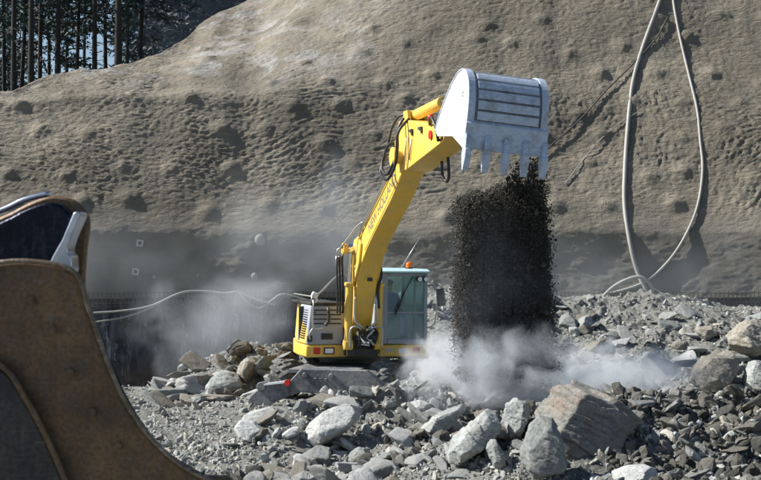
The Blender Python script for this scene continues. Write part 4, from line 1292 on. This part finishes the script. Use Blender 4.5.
# local: origin at hip, -Y forward
pv = [(0, 0, 0), (0, 0.02, 0.22), (0, 0.03, 0.42), (0, 0.01, 0.52), (0, -0.02, 0.60), (0, -0.03, 0.68),         # 0-5 spine, neck, head
      (-0.18, 0.03, 0.44), (-0.23, -0.03, 0.20), (-0.22, -0.26, 0.20), (-0.21, -0.34, 0.22),                   # 6-9 arm
      (0.18, 0.03, 0.44), (0.23, -0.03, 0.20), (0.22, -0.26, 0.20), (0.21, -0.34, 0.22),                       # 10-13 arm
      (-0.11, -0.05, 0.0), (-0.14, -0.44, 0.05), (-0.14, -0.50, -0.30), (-0.14, -0.60, -0.32),                 # 14-17 leg
      (0.11, -0.05, 0.0), (0.14, -0.44, 0.05), (0.14, -0.50, -0.30), (0.14, -0.60, -0.32)]
pe = [(0, 1), (1, 2), (2, 3), (3, 4), (4, 5), (2, 6), (6, 7), (7, 8), (8, 9), (2, 10), (10, 11), (11, 12), (12, 13),
      (0, 14), (14, 15), (15, 16), (16, 17), (0, 18), (18, 19), (19, 20), (20, 21)]
pr = [(0.17, 0.12), (0.16, 0.11), (0.17, 0.11), 0.055, (0.085, 0.10), (0.075, 0.09),
      0.065, 0.052, 0.038, 0.035, 0.065, 0.052, 0.038, 0.035, 0.10, 0.07, 0.05, 0.045, 0.10, 0.07, 0.05, 0.045]
pm = skinned('person', pv, pe, pr, None)
SKIN = NT('skin').fin((0.50, 0.30, 0.21), 0.5); CLOTH = paint('blue_work_jacket', (0.09, 0.14, 0.34), 0.85, 0.1)
pm.materials.append(CLOTH); pm.materials.append(SKIN)
for f in pm.polygons:
    c = f.center
    f.material_index = 1 if (c.z > 0.50 or (c.y < -0.30 and 0.1 < c.z < 0.3 and abs(c.x) > 0.16)) else 0
per = link('person', pm)
tag(per, 'machine operator in a blue jacket seated behind the cab windscreen', 'person')
Rz = Matrix.Rotation(R(TH), 4, 'Z')
hp = Matrix.Translation(ex.location) @ ex.rotation_euler.to_matrix().to_4x4() @ Vector((0.66, cy0 + 0.86, 1.75))
per.location = hp; per.rotation_euler = (0, R(0.8), R(TH))
b = MB(); b.ball((0, -0.02, 0.71), 0.095, (1, 1.12, 0.7), 16); b.box((0, -0.13, 0.70), (0.12, 0.09, 0.015)); b.build('cap', paint('cap_cloth', (0.05, 0.07, 0.12), 0.8, 0.1), per, 0.004, True)
b = MB(); b.prism([(-0.125, 0.66), (-0.155, 0.62), (-0.12, 0.61)], -0.013, 0.013); b.build('nose', SKIN, per, 0.004, True)
for s_ in (-1, 1):
    b = MB(); b.ball((s_ * 0.035, -0.118, 0.655), 0.012); b.build('eye', BLACK, per, 0, True)
    hand = MB()
    for q in range(5):
        if q == 0: pts = [(s_ * 0.21 - s_ * 0.02, -0.33, 0.225), (s_ * 0.17, -0.355, 0.24), (s_ * 0.175, -0.375, 0.225)]
        else:
            zz = 0.255 - 0.018 * q
            pts = [(s_ * 0.215, -0.345, zz), (s_ * 0.20, -0.385, zz), (s_ * 0.178, -0.385, zz - 0.004), (s_ * 0.172, -0.365, zz - 0.006)]
        hand.tube(pts, 0.0085, 6, 3)
    hand.build('fingers', SKIN, per, 0, True)


# ------------------------------------------------------------------ near bucket of a second machine, at the left edge
nb = empty('digger_bucket', P(20, 400, 5.0))
tag(nb, 'rusty brown digger bucket with dark inside at the left edge, very near', 'bucket')
org = nb.location.copy()


def rust(name, a, b_, c_, rough, metal=0.0):
    m = NT(name); v = m.co('Object')
    n1 = m.noise(v, 3, 7, 0.7); n2 = m.noise(m.co('Object', (9, 9, 2.0), (0, 0.6, 0)), 5, 6, 0.75); n3 = m.noise(v, 60, 5, 0.7)
    c = m.mix(m.ramp(n1, [(0.35, 0), (0.65, 1)]), a, b_)
    c = m.mix(m.ramp(n2, [(0.5, 0), (0.68, 0.7)]), c, c_)
    n4 = m.noise(v, 1.6, 5, 0.6, 1.0)
    c = m.mix(m.ramp(n4, [(0.40, 0.5), (0.52, 0.0)]), c, tuple(0.6 * k for k in a))
    c = m.mix(m.ramp(m.noise(m.co('Object', (2, 2, 40), (0, 0.9, 0)), 4, 4, 0.6), [(0.62, 0), (0.68, 0.5)]), c, tuple(min(1, 1.7 * k) for k in c_))
    c = m.mix(m.ramp(n3, [(0.4, 0.5), (0.55, 0)]), c, tuple(0.5 * k for k in a))
    return m.fin(c, rough, metal, m.bump(n3, 0.003, 0.6, m.bump(n1, 0.01, 0.4)))


RUST = rust('rusty_brown_plate', (0.09, 0.062, 0.042), (0.27, 0.155, 0.07), (0.13, 0.12, 0.115), 0.5, 0.4)
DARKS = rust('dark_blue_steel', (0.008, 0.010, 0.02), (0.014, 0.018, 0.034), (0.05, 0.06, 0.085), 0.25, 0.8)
SHINE = NT('polished_worn_steel'); SHINE = SHINE.fin(SHINE.mix(SHINE.noise(SHINE.co(), 9, 5, 0.7), (0.12, 0.15, 0.22), (0.75, 0.80, 0.9)), 0.3, 1.0)


def outline3(name, pts, Y, th, mat, bevel=0.012, sm=3, lean_=0.0):
    P2 = resample([Vector((a, b2, 0)) for a, b2 in pts], sm)
    b = MB()
    q = [P(p.x, p.y, Y) - org for p in P2]
    A = [b.bm.verts.new((v.x, v.y, v.z)) for v in q]; B = [b.bm.verts.new((v.x + lean_, v.y + th, v.z)) for v in q]
    b.bm.faces.new(A); b.bm.faces.new(B[::-1]); n = len(A)
    for i in range(n): b.bm.faces.new((A[i], B[i], B[(i + 1) % n], A[(i + 1) % n]))
    return b.build(name, mat, nb, bevel)


near_o = [(-190, 300), (-90, 278), (-20, 266), (14, 261), (48, 263), (68, 268), (79, 279), (87, 303), (97, 334), (108, 364), (122, 396), (140, 425), (158, 446), (178, 463), (200, 476), (240, 492), (240, 640), (-190, 640)]
outline3('side_plate', near_o, 5.0, 0.05, RUST)
outline3('wear_strip', [(-190, 360), (-60, 350), (0, 368), (22, 396), (46, 440), (72, 500), (100, 560), (60, 640), (-190, 640)], 4.95, 0.045, rust('dark_worn_plate', (0.03, 0.03, 0.034), (0.07, 0.066, 0.065), (0.12, 0.10, 0.08), 0.45, 0.5), 0.01)
far_o = [(-190, 262), (-60, 238), (0, 217), (24, 205), (44, 197), (58, 196), (74, 200), (85, 210), (89, 224), (86, 250), (84, 290), (90, 340), (100, 420), (60, 520), (-190, 520)]
outline3('far_side_plate', far_o, 5.95, 0.05, RUST)
# curved inner shell between the plates: dark inside
def bridge(name, a_pts, Ya, b_pts, Yb, mat, th=0.03):
    A0 = resample([Vector((p[0], p[1], 0)) for p in a_pts], 5); B0 = resample([Vector((p[0], p[1], 0)) for p in b_pts], 5)
    bm = bmesh.new(); rows = []
    for i in range(len(A0)):
        a = P(A0[i].x, A0[i].y, Ya) - org; c = P(B0[i].x, B0[i].y, Yb) - org
        rows.append([bm.verts.new(a.lerp(c, k / 10)) for k in range(11)])
    for i in range(len(rows) - 1):
        for k in range(10): bm.faces.new((rows[i][k], rows[i + 1][k], rows[i + 1][k + 1], rows[i][k + 1]))
    m = MB(); m.bm.free(); m.bm = bm
    o = m.build(name, mat, nb, 0, True)
    sd_ = o.modifiers.new('solid', 'SOLIDIFY'); sd_.thickness = th; sd_.offset = 0
    return o
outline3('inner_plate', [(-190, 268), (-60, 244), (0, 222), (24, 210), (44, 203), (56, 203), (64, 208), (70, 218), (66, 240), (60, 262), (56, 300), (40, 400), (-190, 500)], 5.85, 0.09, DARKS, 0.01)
outline3('worn_lip_highlight', [(73.4, 213), (77, 211.5), (80.5, 214), (78, 221), (73, 232), (69, 243), (67.6, 252), (71, 258), (69.5, 275), (46, 280), (49, 264), (62, 240)], 5.70, 0.14, SHINE, 0.02)  # polished lip piece cut to the shape of the bright highlight
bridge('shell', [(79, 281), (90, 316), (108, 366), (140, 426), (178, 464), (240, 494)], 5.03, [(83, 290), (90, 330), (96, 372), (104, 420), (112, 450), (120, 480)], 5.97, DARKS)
b = MB(); b.tube([P(px, py, 4.985) - org for px, py in near_o[:16]], 0.010, 6, 4); b.build('worn_rim', rust('worn_edge_steel', (0.16, 0.11, 0.07), (0.34, 0.28, 0.2), (0.4, 0.38, 0.35), 0.4, 0.7), nb)
b = MB()
for px, py in ((30, 300), (52, 330), (70, 372), (92, 412), (118, 446)):
    b.cyl(P(px, py, 4.97) - org, P(px, py, 5.0) - org, 0.014, n=6)
b.build('bolt', RUST, nb)
b = MB(); b.tube([P(px, py, 4.945) - org for px, py in ((-60, 346), (0, 365), (24, 396), (48, 440), (74, 500), (102, 560))], 0.012, 6, 5); b.build('weld_bead', RUST, nb)
b = MB(); b.tube([P(-190, 254, 5.9) - org, P(-60, 231, 5.9) - org, P(0, 211, 5.9) - org, P(24, 200, 5.9) - org, P(50, 193.5, 5.9) - org], 0.012, sub=4); b.build('worn_rim', SHINE, nb)
b = MB(); b.box(Vector((-1.55, 0.45, 0.3)), (0.9, 0.5, 0.55)); b.box(Vector((-2.4, 0.45, 1.0)), (0.5, 0.45, 2.4), Matrix.Rotation(-0.5, 3, 'Y').to_quaternion()); b.build('carrier_arm', YEL, nb, 0.03)

# ------------------------------------------------------------------ hoses, cables and mesh on the slope
HOSE = NT('pale_grey_hose'); HOSE = HOSE.fin(HOSE.mix(HOSE.noise(HOSE.co(), 3, 4), (0.22, 0.215, 0.195), (0.36, 0.35, 0.33)), 0.6)
def wall_hose(name, pts, r, label, off=0.12, cat='hose', mat=HOSE, grp=None, zmin=None):
    p3 = [on_wall(px, py, off) for px, py in pts]
    b = MB(); b.tube(p3, r, 8, 8); return tag(b.build(name, mat), label, cat, grp)
wall_hose('hose', [(664, -14), (657, 10), (642, 50), (632, 84), (627, 130), (625, 170), (625, 205), (629, 240), (637, 272), (649, 299)], 0.055, 'thick pale hose hanging down the slope, the straighter one of two', 0.03)
wall_hose('hose', [(672, -14), (675, 10), (681, 42), (690, 80), (698, 110), (701, 140), (702, 170), (697, 205), (686, 235), (668, 262), (645, 281), (620, 291), (590, 299)], 0.038, 'thinner hose bowing out to the right before looping back left', 0.03)
b = MB(); b.tube([P(648, 302, 35.3), P(653, 294, 35.4), P(650, 284, 35.4), (P(640, 277, 35.4)), P(626, 280, 35.4), P(612, 288, 35.4), P(600, 300, 35.2)], 0.045, 8, 8); tag(b.build('hose', HOSE), 'short hose loop lying at the slope foot under the hanging hoses', 'hose')
CABLE = NT('dark_cable').fin((0.06, 0.055, 0.05), 0.7)
wall_hose('cable', [(668, 18), (655, 40), (632, 66), (606, 92), (580, 120), (556, 142), (530, 165)], 0.022, 'dark cable slanting down the slope behind the bucket', 0.05, 'cable', CABLE)
wall_hose('cable', [(640, 112), (618, 126), (600, 142), (580, 165), (565, 185)], 0.014, 'thin faint cable slanting below the dark one', 0.04, 'cable', HOSE)
def free_hose(pts, Y, r, label):
    b = MB(); b.tube([P(px, py, Y + plan_shift((px - 380.5) / FPX * Y) - 0.45) for px, py in pts], r, 6, 8)
    return tag(b.build('hose', HOSE), label, 'hose')
free_hose([(60, 316), (92, 313), (120, 311), (150, 306), (180, 293), (200, 291), (225, 293), (238, 292), (255, 299), (275, 305)], 36, 0.028, 'thin hose sagging along the top of the dark rock face, upper strand')
free_hose([(60, 326), (95, 322), (125, 317), (150, 308), (172, 296), (195, 291)], 36, 0.022, 'thin hose drooping lowest across the dark rock face')
free_hose([(238, 292), (248, 303), (260, 308), (272, 300), (283, 294), (300, 298), (330, 305)], 36, 0.022, 'thin hose making a notch left of the excavator housing')

# wire mesh fringe hanging from the concrete edge
MESHM = NT('rusty_mesh_wire').fin((0.07, 0.06, 0.05), 0.8)
def fringe(px0, px1, label):
    vs, fs = [], []
    def bar(a, c, r):
        a, c = Vector(a), Vector(c); d = (c - a).normalized(); s1 = d.cross(Vector((0, 1, 0))).normalized() * r; s2 = d.cross(s1).normalized() * r
        k = len(vs)
        for p in (a, c):
            for q in (s1 + s2, s1 - s2, -s1 - s2, -s1 + s2): vs.append(tuple(p + q))
        for i in range(4): fs.append((k + i, k + (i + 1) % 4, k + 4 + (i + 1) % 4, k + 4 + i))
    x0 = (px0 - 380.5) / FPX * 36; x1 = (px1 - 380.5) / FPX * 36
    xs = np.arange(x0, x1, 0.11)
    yy = lambda x: 35.93 + float(plan_shift(x))
    jit = np.random.default_rng(int(px0 + 500))
    for x in xs:
        h = 1.62 + 0.04 * jit.normal()
        bar((x, yy(x), 2.02), (x + 0.01 * jit.normal(), yy(x) - 0.03, h), 0.009)
    for z in (1.98, 1.86, 1.74, 1.66):
        for i in range(len(xs) - 1):
            bar((xs[i], yy(xs[i]) - 0.012, z + 0.015 * math.sin(xs[i] * 2)), (xs[i + 1], yy(xs[i + 1]) - 0.012, z + 0.015 * math.sin(xs[i + 1] * 2)), 0.009)
    return tag(link('wire_mesh', np_mesh('wire_mesh', vs, fs, False), MESHM), label, 'wire mesh')
fringe(-60, 345, 'strip of wire mesh along the concrete edge above the dark rock face')
fringe(560, 820, 'strip of wire mesh along the concrete edge at the far right')

# survey targets and washed patches
TARG = paint('white_target', (0.40, 0.41, 0.40), 0.7, 0.2)
for px, py, lab in ((140, 243, 'small square white target on the slope, higher of the two'), (135, 272, 'small square white target on the slope just above the mesh')):
    b = MB(); s_ = 0.065
    for dx, dz, wx, wz in ((-s_, 0, 0.04, 0.17), (s_, 0, 0.04, 0.17), (0, s_, 0.088, 0.04), (0, -s_, 0.088, 0.04)):
        b.box((dx, 0, dz), (wx, 0.03, wz))
    o = b.build('survey_target', TARG, loc=on_wall(px, py, 0.05), rot=(0, R(8), 0)); tag(o, lab, 'survey target')
for px, py, s_, lab in ((260, 240, 0.14, 'round pale drain cap on the slope left of the boom'), (154, 277, 0.05, 'small pale drain stub near the mesh at the left'), (197, 276, 0.05, 'small pale drain stub above the hose bend'), (255, 277, 0.09, 'pale drain cap low on the slope left of the machine')):
    b = MB(); b.ball((0, 0, 0), s_, (1, 0.35, 1.1), 12); o = b.build('drain_cap', paint('drain_cap_grey', (0.26, 0.26, 0.245), 0.8, 0.3), loc=on_wall(px, py, 0.02), smooth=True); tag(o, lab, 'drain cap')

# ------------------------------------------------------------------ trees above the crest
BARK = paint('spruce_bark', (0.03, 0.026, 0.024), 0.95, 0.2, (0.06, 0.058, 0.055), scale=6)
def leafmat(name, a, b_):
    m = NT(name); g = m.n('ShaderNodeNewGeometry').outputs['Random Per Island']
    c = m.ramp(g, [(0.0, a), (1.0, b_)])
    m.fin(c, 0.7)
    return m.m
NEED = leafmat('spruce_needles', (0.016, 0.032, 0.034), (0.05, 0.085, 0.075))
def tree_mesh(seed, H, first, dens, spread, drop=0.25):
    g = np.random.default_rng(seed)
    b = MB(); 
    tr = [Vector((g.normal(0, 0.04) * z, g.normal(0, 0.04) * z * 0.3, z * H / 6)) for z in range(7)]
    bm = b.bm; rings = []
    for i, p in enumerate(tr):
        r = 0.10 * (1 - i / 6.6) * H / 22 + 0.01
        if i == 0: r *= 1.35
        rings.append([bm.verts.new(p + Vector((math.cos(a) * r, math.sin(a) * r, 0))) for a in np.linspace(0, 2 * math.pi, 9)[:-1]])
    for i in range(6):
        for k in range(8):
            f = bm.faces.new((rings[i][k], rings[i][(k + 1) % 8], rings[i + 1][(k + 1) % 8], rings[i + 1][k])); f.smooth = True
    def stick(a, c, r):
        d = (c - a).normalized(); s1 = d.orthogonal().normalized() * r; s2 = d.cross(s1)
        A = [bm.verts.new(a + q) for q in (s1, s2 * 0.9 - s1 * 0.5, -s2 * 0.9 - s1 * 0.5)]; t_ = bm.verts.new(c)
        for i in range(3): bm.faces.new((A[i], A[(i + 1) % 3], t_))
    V, F = [], []
    z = 0.8
    while z < H * 0.985:
        f = z / H
        live = f > first
        n = 4 if live else g.integers(1, 3)
        ln = spread * (1 - f) ** 0.8 * (1.0 if live else 0.45) + 0.25
        for q in range(n):
            a = g.uniform(0, 2 * math.pi); L_ = ln * g.uniform(0.6, 1.15)
            base = Vector((np.interp(z, [p.z for p in tr], [p.x for p in tr]), np.interp(z, [p.z for p in tr], [p.y for p in tr]), z))
            d = Vector((math.cos(a), math.sin(a), -drop * g.uniform(0.3, 1.6)))
            tip = base + d * L_
            stick(base, tip, 0.03 if live else 0.02)
            if not live and g.random() < 0.75: continue
            nt_ = int(dens * L_ * (1 if live else 0.35)) + 1
            for t in range(nt_):
                u = g.uniform(0.15, 1.0); c = base.lerp(tip, u) + Vector(g.normal(0, 0.10, 3).tolist()); 
                side_ = Vector((-d.y, d.x, 0)) * g.normal(0, 0.30) * L_ * (1.1 - u)
                c = c + side_ - Vector((0, 0, abs(g.normal(0, 0.10))))
                s = g.uniform(0.10, 0.26)
                ax_ = (d + Vector(g.normal(0, 0.5, 3).tolist())).normalized(); bx = ax_.orthogonal().normalized(); bx.rotate(Matrix.Rotation(g.uniform(0, 6.28), 3, ax_).to_quaternion())
                k = len(V)
                V += [tuple(c - bx * s * 0.28), tuple(c + ax_ * s * 1.5), tuple(c + bx * s * 0.28), tuple(c - ax_ * s * 0.5 - Vector((0, 0, s * 0.4)))]
                F.append((k, k + 1, k + 2, k + 3))
        z += g.uniform(0.25, 0.5) if live else g.uniform(0.35, 0.9)
    tm = bpy.data.meshes.new('trunk'); bm.to_mesh(tm); bm.free(); tm.materials.append(BARK)
    cm = np_mesh('crown', V, F, False); cm.materials.append(NEED)
    return tm, cm
TREES = [tree_mesh(1, 24, 0.42, 16, 2.4), tree_mesh(2, 22, 0.30, 18, 2.6), tree_mesh(3, 26, 0.50, 16, 2.2), tree_mesh(4, 20, 0.03, 26, 3.0), tree_mesh(5, 17, 0.05, 26, 2.8)]
def gtz(x, y):
    i = min(max(int((x + 70) / 110 * 89), 0), 89); t_ = y - cy[i, 0]
    return float(np.interp(t_, gy, GZ[i]))
def tree(px, Y, kind, sc, lab, grp):
    x = (px - 380.5) / FPX * Y
    r = empty('spruce_tree', (x, Y, gtz(x, Y) - 0.1), (0, 0, (px * 1.7) % 6.28)); r.scale = (sc, sc, sc * 1.0)
    tm, cm = TREES[kind]
    link('trunk', tm, None, r); link('crown', cm, None, r)
    tag(r, lab, 'tree', grp)
front = [(14, 52), (22, 60), (31, 50), (40, 56), (49, 66), (58, 54), (66, 72), (77, 58), (84, 75), (95, 53), (106, 62), (118, 50), (128, 66), (140, 58), (-8, 54), (4, 64), (-22, 60)]
ORD = ['first', 'second', 'third', 'fourth', 'fifth', 'sixth', 'seventh', 'eighth', 'ninth', 'tenth', 'eleventh', 'twelfth', 'thirteenth', 'fourteenth', 'fifteenth', 'sixteenth', 'seventeenth', 'eighteenth', 'nineteenth', 'twentieth', 'twenty-first', 'twenty-second', 'twenty-third', 'twenty-fourth', 'twenty-fifth']
for i, (px, Y) in enumerate(sorted(front)):
    tree(px, Y, i % 3, 0.9 + 0.03 * (i % 5), f'tall bare-stemmed spruce behind the slope crest, {ORD[i]} slim trunk from the left', 'bare-stemmed spruces on the crest')
mass = [(133, 88), (146, 92), (158, 74), (170, 84), (182, 70), (196, 80), (208, 72), (220, 84), (232, 74), (246, 82), (262, 76), (280, 84), (150, 104), (176, 108), (200, 104), (226, 106), (250, 108), (5, 98), (22, 104), (-15, 100), (262, 100)]
for i, (px, Y) in enumerate(sorted(mass)):
    tree(px, Y, 3 + i % 2, 1.0 + 0.05 * (i % 4), f'dense dark spruce in the forest above the slope, {ORD[i]} from the left', 'dense spruces in the forest')

# ------------------------------------------------------------------ falling soil
def falling():
    g = np.random.default_rng(21)
    n = 300000
    u = g.uniform(0, 1, n); v = g.uniform(0, 1, n) ** 0.85
    # across: left edge 453..., right edge leaning out a little further down
    pxl = 455 + 2 * v + 4 * pn(v * 6, 0 * v, 1.0) ; pxr = 541 + 12 * v + 5 * pn(v * 7, 0 * v, 2.0)
    px = pxl + (pxr - pxl) * u + np.where(g.random(n) < 0.09, g.normal(0, 6, n), g.normal(0, 3.2, n))
    top = np.interp(px, [450, 462, 490, 505, 514, 524, 536, 548], [208, 196, 189, 182, 168, 158, 158, 172]) + 9 * fbm(px * 0.08, 0 * px, 3.0, 3)
    py = top + (378 - top) * v + g.normal(0, 2, n)
    dep = g.uniform(-0.55, 0.45, n)
    Y = 21.0 + dep
    X = (px - 380.5) / FPX * 21.0; Z = CAMZ + (HOR - py) / FPX * 21.0
    den = fbm(X * 10.0 + 0.3 * np.sin(Z), Z * 0.8, dep * 2.5, 3) + 0.12 * (px > 505) 
    keep = g.random(n) < np.clip(0.62 + 0.85 * den, 0.08, 1) * np.clip(1.4 - 0.85 * v, 0, 1) * np.where(py < 185, 0.35, 1.0)
    X, Y, Z = X[keep], Y[keep], Z[keep]; n = len(X)
    s = np.where(g.random(n) < 0.006, g.uniform(0.02, 0.05, n), np.clip(g.lognormal(-4.95, 0.5, n), 0.003, 0.018))
    oc = np.array([[1, 0, 0], [-1, 0, 0], [0, 1, 0], [0, -1, 0], [0, 0, 1], [0, 0, -1]], float)
    fc = np.array([[0, 2, 4], [2, 1, 4], [1, 3, 4], [3, 0, 4], [2, 0, 5], [1, 2, 5], [3, 1, 5], [0, 3, 5]])
    B = oc[None] * g.uniform(0.55, 1.4, (n, 6, 1)) + g.normal(0, 0.18, (n, 6, 3))
    V = B * s[:, None, None] + np.stack([X, Y, Z], -1)[:, None]
    F = fc[None] + (np.arange(n) * 6)[:, None, None]
    o = link('falling_soil', np_mesh('falling_soil', V.reshape(-1, 3), F.reshape(-1, 3), False), SOIL)
    tag(o, 'dark curtain of soil and small stones pouring from the bucket', 'falling soil', kind='stuff')
falling()

# one label each: name the leftmost, second ... where the look and place agree
same = {}
for o in bpy.data.objects:
    if o.parent is None and o.get('group') and o.get('label'): same.setdefault(o['label'], []).append(o)
for lab, obs in same.items():
    if len(obs) < 2: continue
    obs.sort(key=lambda o: o.location.x / o.location.y)
    nm = ['leftmost', 'second', 'third', 'fourth', 'fifth', 'sixth', 'seventh', 'eighth', 'ninth', 'tenth', 'eleventh', 'twelfth'][:len(obs)]
    nm[-1] = 'rightmost'
    for o, w_ in zip(obs, nm): o['label'] = f'{w_} {lab}'

# ------------------------------------------------------------------ dust
def dust(px, py, Y, r, dens, thr, scale, label, col=(0.88, 0.94, 1.0), seed=0.0, aniso=0.2):
    bm = bmesh.new(); bmesh.ops.create_icosphere(bm, subdivisions=4, radius=1.0)
    me = bpy.data.meshes.new('dust_cloud'); bm.to_mesh(me); bm.free()
    m = NT('dust_in_air'); m.t.nodes.remove(m.b)
    tc = m.n('ShaderNodeTexCoord')
    ln = m.n('ShaderNodeVectorMath', operation='LENGTH'); m.lk(tc.outputs['Object'], ln.inputs[0])
    fall = m.n('ShaderNodeMapRange', i_0=ln.outputs['Value'], i_1=1.0, i_2=0.15)
    mp = m.n('ShaderNodeMapping', i_Vector=tc.outputs['Object'], i_Scale=r, i_Location=(seed, seed * 2, 0))
    nz = m.noise(mp.outputs[0], scale, 5, 0.6, 0.5)
    d = m.math('SUBTRACT', m.math('ADD', fall.outputs[0], m.math('MULTIPLY', m.math('SUBTRACT', nz, 0.5), 2.6)), thr)
    d = m.math('MULTIPLY', m.math('MAXIMUM', d, 0.0), m.math('MULTIPLY', m.ramp(fall.outputs[0], [(0.0, 0.0), (0.25, 1.0)]), dens))
    vol = m.n('ShaderNodeVolumePrincipled', i_Density=d, i_Color=(*col, 1), i_Anisotropy=aniso)
    m.lk(vol.outputs[0], m.out.inputs['Volume'])
    o = link('dust_cloud', me, m.m, None, P(px, py, Y)); o.scale = r
    return tag(o, label, 'dust cloud', kind='stuff')


dust(500, 368, 20.7, (1.9, 1.2, 0.85), 4.5, 0.3, 2.0, 'blue grey dust billowing at the foot of the falling soil', seed=1)
dust(452, 370, 22.9, (1.05, 0.7, 0.7), 8.5, 0.32, 2.4, 'bright white dust puff right of the stabiliser blade', (0.97, 0.97, 0.97), seed=4)
dust(612, 372, 22.4, (2.4, 1.3, 0.65), 3.8, 0.38, 2.1, 'pale dust drifting over the right bank', seed=7)
dust(225, 330, 33.2, (2.6, 1.4, 1.9), 0.55, 0.25, 0.6, 'grey dust drifting before the dark rock face', seed=9)
dust(300, 225, 33.8, (4.2, 1.6, 2.2), 0.20, 0.25, 0.5, 'thin dust wisps rising in front of the slope', seed=12)
dust(500, 310, 20.9, (1.2, 0.9, 2.0), 0.35, 0.15, 1.2, 'fine dust veil around the falling soil', (0.62, 0.70, 0.85), seed=15)
dust(590, 282, 34.0, (6.5, 1.2, 1.5), 0.11, 0.15, 0.6, 'thin haze of dust along the foot of the slope at the right', seed=18)
dust(60, 262, 33.2, (5.0, 1.2, 1.6), 0.10, 0.15, 0.6, 'thin haze of dust along the foot of the slope at the left', seed=21)
mist = dust(215, 20, 66, (7.0, 6.0, 7.0), 0.014, 0.10, 0.2, 'bluish mist between the dense spruces at the top of the slope', (0.55, 0.70, 1.0), seed=24)
mist.name = 'mist'; mist['category'] = 'mist'
